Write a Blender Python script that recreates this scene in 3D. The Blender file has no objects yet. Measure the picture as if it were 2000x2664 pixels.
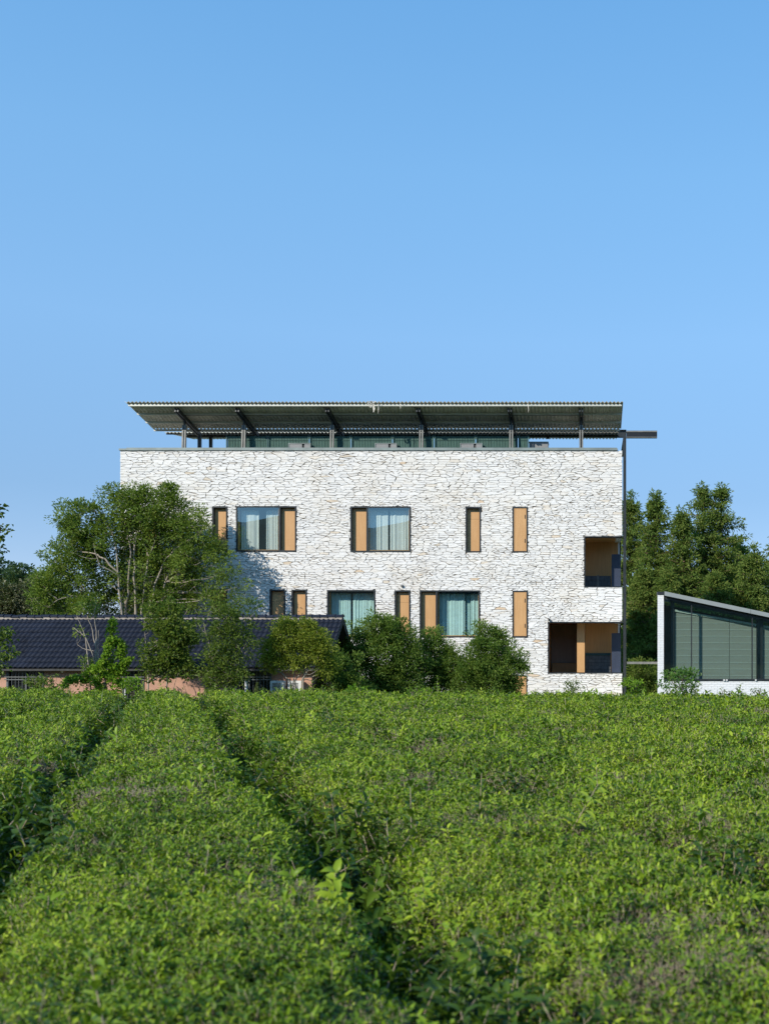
import bpy, math, random
import numpy as np
from mathutils import Vector, Matrix, noise as mnoise

# ------------------------------------------------------------------ camera, sky, sun, exposure
scene = bpy.context.scene
FPX, PX0, PY0, EYE = 2700.0, 1530.0, 1715.0, 1.6
cam_d = bpy.data.cameras.new('camera')
cam_d.sensor_fit = 'AUTO'
cam_d.sensor_width = 36.0
cam_d.lens = FPX / 2664.0 * 36.0
cam_d.shift_x = (1000.0 - PX0) / 2664.0
cam_d.shift_y = (PY0 - 1332.0) / 2664.0
cam_d.clip_start = 0.05
cam_d.clip_end = 6000.0
cam_d.dof.use_dof = True
cam_d.dof.focus_distance = 40.0
cam_d.dof.aperture_fstop = 5.0
cam = bpy.data.objects.new('camera', cam_d)
cam.location = (0, 0, EYE)
cam.rotation_euler = (math.radians(90), 0, 0)
scene.collection.objects.link(cam)
scene.camera = cam

SUN_AZ, SUN_EL = math.radians(41), math.radians(32)      # sun stands behind and left of the camera
world = bpy.data.worlds.new('World')
scene.world = world
world.use_nodes = True
wn = world.node_tree
wn.nodes.clear()
w_out = wn.nodes.new('ShaderNodeOutputWorld')
w_bg = wn.nodes.new('ShaderNodeBackground')
w_sky = wn.nodes.new('ShaderNodeTexSky')
w_sky.sky_type = 'NISHITA'
w_sky.sun_disc = False
w_sky.sun_elevation = SUN_EL
w_sky.sun_rotation = math.pi + SUN_AZ
w_sky.altitude = 0.0
w_sky.air_density = 0.6
w_sky.dust_density = 0.0
w_sky.ozone_density = 4.0
w_hsv = wn.nodes.new('ShaderNodeHueSaturation')
w_gam = wn.nodes.new('ShaderNodeGamma')                   # soft shoulder of the camera's sky rendering, same for the whole dome
w_gam.inputs['Gamma'].default_value = 0.38
w_hsv.inputs['Hue'].default_value = 0.49
w_hsv.inputs['Saturation'].default_value = 1.8
w_hsv.inputs['Value'].default_value = 3.45
w_bg.inputs['Strength'].default_value = 0.15
wn.links.new(w_sky.outputs[0], w_gam.inputs['Color'])
wn.links.new(w_gam.outputs[0], w_hsv.inputs['Color'])
w_tc = wn.nodes.new('ShaderNodeTexCoord')                  # humid air: the dome dims a little toward the horizon, all round
w_sep = wn.nodes.new('ShaderNodeSeparateXYZ')
w_rmp = wn.nodes.new('ShaderNodeValToRGB')
w_mul = wn.nodes.new('ShaderNodeMix'); w_mul.data_type = 'RGBA'; w_mul.blend_type = 'MULTIPLY'; w_mul.inputs[0].default_value = 1.0
_e = w_rmp.color_ramp.elements
_e[0].position, _e[0].color = 0.0, (0.73, 0.61, 0.655, 1)
_e[1].position, _e[1].color = 0.58, (0.77, 0.845, 0.965, 1)
for _p, _c in ((0.15, (0.72, 0.64, 0.69, 1)), (0.29, (0.96, 0.84, 0.88, 1)), (0.42, (0.94, 0.89, 0.945, 1))):
    _k = _e.new(_p); _k.color = _c
wn.links.new(w_tc.outputs['Generated'], w_sep.inputs[0])
wn.links.new(w_sep.outputs['Z'], w_rmp.inputs[0])
wn.links.new(w_hsv.outputs[0], w_mul.inputs[6]); wn.links.new(w_rmp.outputs[0], w_mul.inputs[7])
wn.links.new(w_mul.outputs[2], w_bg.inputs['Color'])
wn.links.new(w_bg.outputs[0], w_out.inputs['Surface'])

sun_d = bpy.data.lights.new('sun', 'SUN')
sun_d.energy = 4.05
sun_d.angle = math.radians(0.5)
sun_d.color = (1.0, 0.93, 0.82)
sun = bpy.data.objects.new('sun', sun_d)
to_sun = Vector((-math.sin(SUN_AZ) * math.cos(SUN_EL), -math.cos(SUN_AZ) * math.cos(SUN_EL), math.sin(SUN_EL)))
sun.rotation_euler = to_sun.to_track_quat('Z', 'Y').to_euler()
scene.collection.objects.link(sun)

scene.view_settings.view_transform = 'Standard'
scene.view_settings.look = 'None'
scene.view_settings.exposure = 0.30
scene.view_settings.gamma = 1.0
scene.view_settings.use_curve_mapping = False
scene.cycles.max_bounces = 8
scene.cycles.transparent_max_bounces = 16
scene.cycles.caustics_reflective = False
scene.cycles.caustics_refractive = False

rnd = random.Random(7)
rng = np.random.default_rng(11)
LOW = -1.2                                               # level of the yard round the buildings

def wx(px, Y): return (px - PX0) * Y / FPX
def wz(py, Y): return EYE + (PY0 - py) * Y / FPX
def at(px, py, Y): return Vector((wx(px, Y), Y, wz(py, Y)))

# ------------------------------------------------------------------ object helpers
C = scene.collection.objects

def attach(o, parent):
    if parent is not None:
        o.parent = parent
        if parent.type == 'EMPTY':
            o.matrix_parent_inverse = Matrix.Translation(-parent.location)
        else:
            o.matrix_parent_inverse = Matrix.Identity(4)

def tag(o, label=None, cat=None, group=None, kind=None):
    if label: o['label'] = label
    if cat: o['category'] = cat
    if group: o['group'] = group
    if kind: o['kind'] = kind
    return o

def thing(name, label, cat, loc, group=None):
    o = bpy.data.objects.new(name, None)
    o.empty_display_size = 0.3
    o.location = loc
    C.link(o)
    return tag(o, label, cat, group)

def link_mesh(name, me, m, parent=None):
    if m is not None: me.materials.append(m)
    o = bpy.data.objects.new(name, me)
    C.link(o)
    attach(o, parent)
    return o

def mesh_np(name, V, loops, sizes, tint=None, smooth=False):
    """mesh from arrays; tint is one float per vertex"""
    me = bpy.data.meshes.new(name)
    V = np.ascontiguousarray(V, dtype=np.float32)
    loops = np.ascontiguousarray(loops, dtype=np.int32).ravel()
    sizes = np.ascontiguousarray(sizes, dtype=np.int32)
    me.vertices.add(len(V)); me.vertices.foreach_set('co', V.ravel())
    me.loops.add(len(loops)); me.loops.foreach_set('vertex_index', loops)
    starts = np.concatenate([[0], np.cumsum(sizes)[:-1]]).astype(np.int32)
    me.polygons.add(len(sizes))
    me.polygons.foreach_set('loop_start', starts)
    me.polygons.foreach_set('loop_total', sizes)
    me.polygons.foreach_set('use_smooth', np.full(len(sizes), smooth, dtype=bool))
    if tint is not None:
        a = me.attributes.new('tint', 'FLOAT', 'POINT')
        a.data.foreach_set('value', np.ascontiguousarray(tint, dtype=np.float32))
    me.update(calc_edges=True)
    return me

class MB:
    """collects shapes for ONE mesh object"""
    def __init__(self): self.v, self.f, self.t, self.tint = [], [], [], 0.5
    def add(self, vs, fs):
        n = len(self.v)
        self.v += [tuple(p) for p in vs]
        self.t += [self.tint] * len(vs)
        self.f += [tuple(i + n for i in f) for f in fs]
    def box(self, x0, x1, y0, y1, z0, z1):
        self.hexa([(x0, y0, z0), (x1, y0, z0), (x1, y1, z0), (x0, y1, z0), (x0, y0, z1), (x1, y0, z1), (x1, y1, z1), (x0, y1, z1)])
    def hexa(self, p):
        self.add(p, [(0, 3, 2, 1), (4, 5, 6, 7), (0, 1, 5, 4), (1, 2, 6, 5), (2, 3, 7, 6), (3, 0, 4, 7)])
    def bar(self, a, b, w, h, up=(0, 0, 1)):
        """box beam from a to b, w wide across, h along up"""
        a, b = Vector(a), Vector(b)
        d = (b - a).normalized()
        u = Vector(up); u = (u - d * u.dot(d)).normalized()
        s = d.cross(u).normalized() * (w / 2); u = u * (h / 2)
        self.hexa([a - s - u, a + s - u, b + s - u, b - s - u, a - s + u, a + s + u, b + s + u, b - s + u])
    def tube(self, pts, rad, n=6):
        pts = [Vector(p) for p in pts]
        rings = []
        vs = []
        for i, p in enumerate(pts):
            d = (pts[min(i + 1, len(pts) - 1)] - pts[max(i - 1, 0)]).normalized()
            u = Vector((0.31, 0.95, 0.05)) if abs(d.z) > 0.8 else Vector((0, 0, 1))
            u = (u - d * u.dot(d)).normalized(); s = d.cross(u)
            r = rad[i] if hasattr(rad, '__len__') else rad
            for k in range(n):
                a = 2 * math.pi * k / n
                vs.append(p + u * (r * math.cos(a)) + s * (r * math.sin(a)))
        fs = []
        for i in range(len(pts) - 1):
            for k in range(n):
                fs.append((i * n + k, i * n + (k + 1) % n, (i + 1) * n + (k + 1) % n, (i + 1) * n + k))
        fs.append(tuple(range(n - 1, -1, -1)))
        fs.append(tuple((len(pts) - 1) * n + k for k in range(n)))
        self.add(vs, fs)
    def mesh(self, name, smooth=False):
        sizes = [len(f) for f in self.f]
        loops = [i for f in self.f for i in f]
        return mesh_np(name, np.array(self.v, dtype=np.float32).reshape(-1, 3), loops, sizes, self.t, smooth)
    def build(self, name, m, parent=None, smooth=False):
        return link_mesh(name, self.mesh(name, smooth), m, parent)

# ------------------------------------------------------------------ materials
def new_mat(name):
    m = bpy.data.materials.new(name)
    m.use_nodes = True
    nt = m.node_tree
    b = nt.nodes['Principled BSDF']
    return m, nt, b

def ramp(nt, src, stops):
    r = nt.nodes.new('ShaderNodeValToRGB')
    e = r.color_ramp.elements
    e[0].position, e[0].color = stops[0][0], (*stops[0][1], 1)
    e[1].position, e[1].color = stops[-1][0], (*stops[-1][1], 1)
    for p, c in stops[1:-1]:
        k = e.new(p); k.color = (*c, 1)
    nt.links.new(src, r.inputs[0])
    return r.outputs[0]

def tex_noise(nt, scale, detail=4, rough=0.6, stretch=None):
    tc = nt.nodes.new('ShaderNodeTexCoord')
    n = nt.nodes.new('ShaderNodeTexNoise')
    n.inputs['Scale'].default_value = scale
    n.inputs['Detail'].default_value = detail
    n.inputs['Roughness'].default_value = rough
    if stretch:
        mp = nt.nodes.new('ShaderNodeMapping')
        mp.inputs['Scale'].default_value = stretch
        nt.links.new(tc.outputs['Object'], mp.inputs[0])
        nt.links.new(mp.outputs[0], n.inputs['Vector'])
    else:
        nt.links.new(tc.outputs['Object'], n.inputs['Vector'])
    return n.outputs['Fac']

def plain(name, col, rough=0.6, metal=0.0, var=0.25, scale=6.0, bump=0.0, stretch=None, spec=0.5):
    m, nt, b = new_mat(name)
    f = tex_noise(nt, scale, stretch=stretch)
    lo = tuple(c * (1 - var) for c in col); hi = tuple(min(1, c * (1 + var)) for c in col)
    nt.links.new(ramp(nt, f, [(0.3, lo), (0.7, hi)]), b.inputs['Base Color'])
    b.inputs['Roughness'].default_value = rough
    b.inputs['Metallic'].default_value = metal
    b.inputs['Specular IOR Level'].default_value = spec
    if bump:
        bp = nt.nodes.new('ShaderNodeBump')
        bp.inputs['Strength'].default_value = bump
        bp.inputs['Distance'].default_value = 0.02
        nt.links.new(f, bp.inputs['Height'])
        nt.links.new(bp.outputs[0], b.inputs['Normal'])
    return m

def mix_col(nt, fac, a, b, mode='MIX'):
    x = nt.nodes.new('ShaderNodeMix'); x.data_type = 'RGBA'; x.blend_type = mode
    for sock, val in ((x.inputs[0], fac), (x.inputs[6], a), (x.inputs[7], b)):
        if isinstance(val, (int, float)): sock.default_value = val
        elif isinstance(val, tuple): sock.default_value = (*val, 1)
        else: nt.links.new(val, sock)
    return x.outputs[2]

def leaf_mat(name, dark, mid, light, rough=0.5, trans=0.35, source='GEOMETRY', spec=0.4):
    m, nt, b = new_mat(name)
    at_ = nt.nodes.new('ShaderNodeAttribute')
    at_.attribute_name = 'tint'
    at_.attribute_type = source
    col = ramp(nt, at_.outputs['Fac'], [(0.0, dark), (0.5, mid), (1.0, light)])
    nt.links.new(col, b.inputs['Base Color'])
    b.inputs['Roughness'].default_value = rough
    b.inputs['Specular IOR Level'].default_value = spec
    t = nt.nodes.new('ShaderNodeBsdfTranslucent')
    nt.links.new(mix_col(nt, 0.5, col, (0.16, 0.24, 0.02)), t.inputs['Color'])
    mx = nt.nodes.new('ShaderNodeMixShader')
    mx.inputs[0].default_value = trans
    nt.links.new(b.outputs[0], mx.inputs[1]); nt.links.new(t.outputs[0], mx.inputs[2])
    nt.links.new(mx.outputs[0], nt.nodes['Material Output'].inputs['Surface'])
    return m

def glass_mat(name, tint, refl):
    """thin architectural glass: clear pane plus a mirror coat"""
    m, nt, b = new_mat(name)
    nt.nodes.remove(b)
    tr = nt.nodes.new('ShaderNodeBsdfTransparent'); tr.inputs[0].default_value = (*tint, 1)
    gl = nt.nodes.new('ShaderNodeBsdfGlossy'); gl.inputs['Roughness'].default_value = 0.0
    gl.inputs['Color'].default_value = (0.80, 1.0, 0.98, 1)
    fr = nt.nodes.new('ShaderNodeFresnel'); fr.inputs['IOR'].default_value = 1.5
    ad = nt.nodes.new('ShaderNodeMath'); ad.operation = 'ADD'; ad.use_clamp = True
    ad.inputs[1].default_value = refl
    nt.links.new(fr.outputs[0], ad.inputs[0])
    n = tex_noise(nt, 0.9, 1)
    bp = nt.nodes.new('ShaderNodeBump'); bp.inputs['Strength'].default_value = 0.02; bp.inputs['Distance'].default_value = 0.02
    nt.links.new(n, bp.inputs['Height']); nt.links.new(bp.outputs[0], gl.inputs['Normal'])
    mx = nt.nodes.new('ShaderNodeMixShader')
    ge = nt.nodes.new('ShaderNodeNewGeometry')               # only the outer face of the pane mirrors
    inv = nt.nodes.new('ShaderNodeMath'); inv.operation = 'SUBTRACT'; inv.inputs[0].default_value = 1.0
    nt.links.new(ge.outputs['Backfacing'], inv.inputs[1])
    mu = nt.nodes.new('ShaderNodeMath'); mu.operation = 'MULTIPLY'
    nt.links.new(ad.outputs[0], mu.inputs[0]); nt.links.new(inv.outputs[0], mu.inputs[1])
    nt.links.new(mu.outputs[0], mx.inputs[0]); nt.links.new(tr.outputs[0], mx.inputs[1]); nt.links.new(gl.outputs[0], mx.inputs[2])
    nt.links.new(mx.outputs[0], nt.nodes['Material Output'].inputs['Surface'])
    return m

def wood_mat(name, a, b_, rough=0.45):
    m, nt, b = new_mat(name)
    f = tex_noise(nt, 1.0, 6, 0.65, stretch=(26.0, 26.0, 1.3))
    g = tex_noise(nt, 1.7, 2)
    c = ramp(nt, f, [(0.3, a), (0.7, b_)])
    c = mix_col(nt, g, c, mix_col(nt, 0.25, c, (0.30, 0.14, 0.05)))
    nt.links.new(c, b.inputs['Base Color'])
    b.inputs['Roughness'].default_value = rough
    return m

def stone_mat(name):
    m, nt, b = new_mat(name)
    a = nt.nodes.new('ShaderNodeAttribute'); a.attribute_name = 'tint'
    col = ramp(nt, a.outputs['Fac'], [(0.0, (0.68, 0.67, 0.65)), (0.55, (0.81, 0.80, 0.775)), (0.80, (0.77, 0.745, 0.70)),
                                      (0.90, (0.74, 0.68, 0.59)), (0.97, (0.66, 0.57, 0.45)), (1.0, (0.66, 0.50, 0.34))])
    big = tex_noise(nt, 0.55, 5, 0.7)
    col = mix_col(nt, ramp(nt, big, [(0.47, (0, 0, 0)), (0.75, (0.55, 0.55, 0.55))]), col, (0.72, 0.655, 0.55))
    fine = tex_noise(nt, 14.0, 6, 0.75)
    col = mix_col(nt, ramp(nt, fine, [(0.56, (0, 0, 0)), (0.74, (0.55, 0.55, 0.55))]), col, (0.60, 0.57, 0.51))
    nt.links.new(col, b.inputs['Base Color'])
    b.inputs['Roughness'].default_value = 0.75
    bp = nt.nodes.new('ShaderNodeBump'); bp.inputs['Strength'].default_value = 0.5; bp.inputs['Distance'].default_value = 0.025
    nt.links.new(fine, bp.inputs['Height']); nt.links.new(bp.outputs[0], b.inputs['Normal'])
    return m

def thin_cloth(name, col, rough=0.8, var=0.2, scale=3.0, stretch=None, trans=0.5):
    m = plain(name, col, rough, var=var, scale=scale, stretch=stretch)
    nt = m.node_tree; b = nt.nodes['Principled BSDF']
    t = nt.nodes.new('ShaderNodeBsdfTranslucent')
    nt.links.new(b.inputs['Base Color'].links[0].from_socket, t.inputs['Color'])
    mx = nt.nodes.new('ShaderNodeMixShader'); mx.inputs[0].default_value = trans
    nt.links.new(b.outputs[0], mx.inputs[1]); nt.links.new(t.outputs[0], mx.inputs[2])
    nt.links.new(mx.outputs[0], nt.nodes['Material Output'].inputs['Surface'])
    return m

M = {}
M['stone'] = stone_mat('white_painted_stone')
M['mortar'] = plain('mortar', (0.30, 0.25, 0.20), 0.95, var=0.4, scale=9)
M['dark_steel'] = plain('dark_steel', (0.033, 0.038, 0.041), 0.42, 0.3, var=0.25, scale=3)
M['grey_steel'] = plain('grey_steel', (0.20, 0.20, 0.185), 0.5, 0.25, var=0.2, scale=4)
M['galv'] = plain('galvanised_sheet', (0.66, 0.625, 0.50), 0.45, 0.10, var=0.18, scale=2.2)
M['purlin'] = plain('galvanised_purlin', (0.55, 0.56, 0.50), 0.45, 0.2, var=0.1, scale=3)
M['coping'] = plain('grey_green_coping', (0.21, 0.25, 0.24), 0.5, 0.2, var=0.2, scale=2)
M['navy'] = plain('dark_blue_panel', (0.030, 0.042, 0.075), 0.5, var=0.1)
M['wood'] = wood_mat('pale_timber', (0.56, 0.31, 0.125), (0.67, 0.40, 0.18))
M['wood2'] = wood_mat('inner_timber', (0.54, 0.27, 0.085), (0.66, 0.35, 0.12))
M['wood_dark'] = wood_mat('dark_timber', (0.46, 0.31, 0.23), (0.56, 0.39, 0.29))
M['tile_grey'] = plain('grey_wall_tile', (0.085, 0.095, 0.105), 0.5, var=0.35, scale=5)
M['teal'] = plain('teal_counter', (0.01, 0.05, 0.05), 0.4)
M['concrete'] = plain('concrete', (0.33, 0.32, 0.30), 0.9, var=0.15)
M['interior'] = plain('dark_interior', (0.06, 0.06, 0.058), 0.9)
M['fence_green'] = plain('green_wire', (0.035, 0.10, 0.085), 0.5, 0.1)
M['fence_net'] = thin_cloth('green_netting', (0.12, 0.225, 0.185), 0.8, var=0.22, scale=2.2, stretch=(6, 1, 0.6), trans=0.3)
M['vent_grey'] = plain('vent_grey', (0.24, 0.245, 0.245), 0.5, var=0.1)
M['white_paint'] = plain('white_painted_brick', (0.78, 0.79, 0.80), 0.7, var=0.05, scale=7, bump=0.2)
M['roof_grey'] = plain('grey_metal_fascia', (0.30, 0.325, 0.32), 0.45, 0.2, var=0.06, scale=2)
M['blind'] = plain('woven_blind', (0.25, 0.258, 0.232), 0.85, var=0.08, scale=8, stretch=(1, 1, 14))
M['blind_rail'] = plain('blind_rail', (0.50, 0.55, 0.50), 0.6, var=0.05)
M['pink'] = plain('salmon_render', (0.50, 0.285, 0.20), 0.9, var=0.16, scale=2.5, bump=0.15)
M['roof_tile'] = plain('black_blue_roof_tile', (0.014, 0.019, 0.033), 0.65, var=0.4, scale=1.6, spec=0.12)
M['mortar_white'] = plain('ridge_mortar', (0.34, 0.30, 0.26), 0.9, var=0.3, scale=6)
M['black_glass'] = plain('dark_window_glass', (0.012, 0.015, 0.016), 0.12)
M['grey_bar'] = plain('painted_steel_bar', (0.13, 0.14, 0.135), 0.6, var=0.2)
M['white_plastic'] = plain('white_plastic', (0.72, 0.72, 0.70), 0.5, var=0.08)
M['ac_grille'] = plain('grille_grey', (0.20, 0.20, 0.19), 0.6, var=0.15)
M['cloth'] = plain('pale_torn_cloth', (0.62, 0.58, 0.50), 0.9, var=0.15)
M['black'] = plain('black_plastic', (0.012, 0.012, 0.013), 0.4)
M['sheer'] = thin_cloth('white_sheer_curtain', (0.84, 0.90, 0.86), 0.9, var=0.04, trans=0.15)
M['teal_curtain'] = plain('teal_curtain', (0.42, 0.60, 0.565), 0.9, var=0.08)
M['glass'] = glass_mat('coated_window_glass', (0.96, 0.99, 0.985), 0.22)
M['glass_low'] = glass_mat('clear_window_glass', (0.95, 0.98, 0.98), 0.05)
M['glass_hall'] = glass_mat('grey_green_glass', (0.84, 0.90, 0.88), 0.03)
M['soil'] = plain('field_soil', (0.085, 0.060, 0.040), 0.95, var=0.4, scale=5, bump=0.4)
M['ground'] = plain('yard_grass', (0.060, 0.085, 0.028), 0.95, var=0.45, scale=0.6, bump=0.3)
M['hill'] = plain('wooded_hill', (0.045, 0.080, 0.072), 0.95, var=0.4, scale=0.03)
M['bark_pale'] = plain('pale_grey_bark', (0.33, 0.285, 0.225), 0.85, var=0.35, scale=4, bump=0.4, stretch=(3, 3, 1))
M['bark_dark'] = plain('brown_bark', (0.13, 0.10, 0.07), 0.9, var=0.35, scale=4, bump=0.4, stretch=(3, 3, 1))
M['bark_red'] = plain('reddish_conifer_bark', (0.22, 0.145, 0.10), 0.9, var=0.3, scale=4, stretch=(4, 4, 0.6))
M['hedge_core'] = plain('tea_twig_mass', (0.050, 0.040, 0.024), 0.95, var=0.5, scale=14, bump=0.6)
M['lf_big'] = leaf_mat('osmanthus_leaf', (0.105, 0.170, 0.028), (0.195, 0.292, 0.044), (0.335, 0.405, 0.078), trans=0.42, spec=0.35, rough=0.42)
M['lf_shrub'] = leaf_mat('dark_shrub_leaf', (0.076, 0.150, 0.026), (0.150, 0.248, 0.040), (0.28, 0.355, 0.072), trans=0.42, spec=0.3)
M['lf_small'] = leaf_mat('light_shrub_leaf', (0.150, 0.205, 0.024), (0.265, 0.330, 0.036), (0.43, 0.455, 0.080), trans=0.45, spec=0.3)
M['lf_sap'] = leaf_mat('sapling_leaf', (0.080, 0.140, 0.024), (0.160, 0.235, 0.038), (0.28, 0.33, 0.065), trans=0.45, spec=0.3)
M['lf_vine'] = leaf_mat('creeper_leaf', (0.120, 0.230, 0.016), (0.220, 0.390, 0.028), (0.33, 0.48, 0.050), trans=0.48, spec=0.25)
M['lf_con'] = leaf_mat('conifer_needle', (0.095, 0.160, 0.036), (0.180, 0.260, 0.054), (0.31, 0.345, 0.088), trans=0.42, rough=0.7, spec=0.15)
M['lf_far'] = leaf_mat('far_tree_leaf', (0.030, 0.068, 0.034), (0.055, 0.105, 0.048), (0.10, 0.150, 0.062), trans=0.3, spec=0.2)
M['lf_pale'] = leaf_mat('pale_topped_leaf', (0.045, 0.062, 0.022), (0.095, 0.110, 0.040), (0.34, 0.31, 0.20), trans=0.2)
M['lf_fern'] = leaf_mat('feathery_leaf', (0.070, 0.150, 0.030), (0.120, 0.240, 0.046), (0.20, 0.330, 0.065), trans=0.42)
M['grass'] = leaf_mat('grass_blade', (0.06, 0.10, 0.02), (0.11, 0.16, 0.03), (0.22, 0.24, 0.10))
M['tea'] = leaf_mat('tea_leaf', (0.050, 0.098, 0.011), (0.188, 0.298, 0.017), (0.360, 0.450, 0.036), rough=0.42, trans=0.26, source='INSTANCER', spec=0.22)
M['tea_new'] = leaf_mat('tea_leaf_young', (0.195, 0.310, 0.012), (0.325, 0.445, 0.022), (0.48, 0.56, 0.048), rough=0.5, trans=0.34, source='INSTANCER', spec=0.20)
M['twig'] = plain('clipped_tea_twig', (0.30, 0.24, 0.165), 0.85, var=0.35, scale=20)

# ------------------------------------------------------------------ ground, field terrace, hill
def fbm(x, y, s, seed=0.0):
    return mnoise.fractal(Vector((x * s + seed, y * s - seed, seed * 0.37)), 1.0, 2.0, 4)

b = MB()
b.add([(-3000, -3000, LOW), (3000, -3000, LOW), (3000, 3000, LOW), (-3000, 3000, LOW)], [(0, 1, 2, 3)])
tag(b.build('ground', M['ground']), kind='structure')

FIELD_L, FIELD_R = Vector((-24.0, 28.5)), Vector((14.0, 20.0))   # far edge of the tea terrace
def far_edge(X):
    pts = [(-40, 29.0), (-16.2, 28.5), (-12.0, 26.0), (-8.0, 23.0), (-4, 21.5), (0, 20.5), (3, 20.0), (14, 19.5), (40, 19.5)]
    for (a, ya), (c, yc) in zip(pts, pts[1:]):
        if a <= X <= c: return ya + (yc - ya) * (X - a) / (c - a)
    return pts[-1][1]
b = MB()
xs = [-40, -30, -24, -20, -16.2, -12, -8, -4, 0, 3, 8, 14, 40]
for x0, x1 in zip(xs, xs[1:]):
    e0, e1 = far_edge(x0), far_edge(x1)
    b.add([(x0, -30, 0), (x1, -30, 0), (x1, e1 + 0.3, 0), (x0, e0 + 0.3, 0)], [(0, 1, 2, 3)])
    b.add([(x0, e0 + 0.3, 0), (x1, e1 + 0.3, 0), (x1, e1 + 2.2, LOW), (x0, e0 + 2.2, LOW)], [(0, 1, 2, 3)])
tag(b.build('field_soil', M['soil']), kind='structure')

b = MB()
N = 60
ridge = []
for i in range(N + 1):
    x = -900 + 1800 * i / N
    h = 92 + 30 * fbm(x, 0, 0.006, 3.1) + 8 * fbm(x, 5, 0.03, 1.7)
    ridge.append((x, h))
for (x0, h0), (x1, h1) in zip(ridge, ridge[1:]):
    b.add([(x0, -460, LOW), (x1, -460, LOW), (x1, -640, h1), (x0, -640, h0)], [(0, 1, 2, 3)])
    b.add([(x0, -640, h0), (x1, -640, h1), (x1, -900, LOW), (x0, -900, LOW)], [(0, 1, 2, 3)])
tag(b.build('hill', M['hill'], smooth=True), kind='structure')

# ------------------------------------------------------------------ white stone building
YF = 43.0
K = YF / FPX
def fx(px): return (px - PX0) * K
def fz(py): return EYE + (PY0 - py) * K
BX0, BX1, BZ0, BZ1, YB = fx(313), fx(1618), LOW, fz(1172), 48.7

#        px0   px1   py0   py1   kind           extra
WIN = [(373, 411, 1318, 1435, 'panel', None),
       (553, 592, 1318, 1435, 'panel', None),
       (615, 771, 1317, 1435, 'glass_left', 'sheer_open'),
       (912, 1068, 1318, 1436, 'glass_right', 'sheer'),
       (1211, 1250, 1319, 1437, 'panel_split', None),
       (1333, 1372, 1319, 1437, 'flush', None),
       (552, 591, 1533, 1653, 'panel', None),
       (702, 742, 1534, 1654, 'panel_split', None),
       (759, 798, 1534, 1654, 'panel', None),
       (851, 976, 1535, 1657, 'glass', 'teal'),
       (1027, 1067, 1536, 1656, 'panel_split', None),
       (1092, 1248, 1536, 1658, 'glass_right', 'teal2'),
       (1333, 1372, 1537, 1658, 'flush', None),
       (1333, 1370, 1757, 1891, 'door', None)]
LOG = [(1519, 1618, 1395, 1528), (1425, 1618, 1618, 1752)]
HOLES = [(fx(a), fx(c), fz(e), fz(d)) for a, c, d, e, *_ in WIN] + [(fx(a), fx(c) + 0.01, fz(e), fz(d)) for a, c, d, e in LOG]

stone_house = thing('stone_building', 'long white stone clad building with timber panelled windows under a tilted metal canopy', 'building', ((BX0 + BX1) / 2, 48, LOW))
wall = None
def holed_wall(x0, x1, z0, z1, holes, ya, yb):
    """solid wall with rectangular openings, as blocks between the opening lines"""
    m = MB()
    gx = sorted({x0, x1, *[min(max(h[i], x0), x1) for h in holes for i in (0, 1)]})
    gz = sorted({z0, z1, *[min(max(h[i], z0), z1) for h in holes for i in (2, 3)]})
    for za, zb in zip(gz, gz[1:]):
        run = None
        for xa, xb in list(zip(gx, gx[1:])) + [(x1, x1)]:
            mx_, mz_ = (xa + xb) / 2, (za + zb) / 2
            hole = xa == xb or any(h[0] < mx_ < h[1] and h[2] < mz_ < h[3] for h in holes)
            if not hole:
                run = (run[0], xb) if run else (xa, xb)
            elif run:
                m.box(run[0], run[1], ya, yb, za, zb); run = None
    return m
mb = holed_wall(BX0 + 0.01, BX1 - 0.012, BZ0, BZ1 - 0.01, HOLES, YF + 0.035, YF + 0.30)
wall = mb.build('wall', M['mortar'], stone_house)

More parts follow.
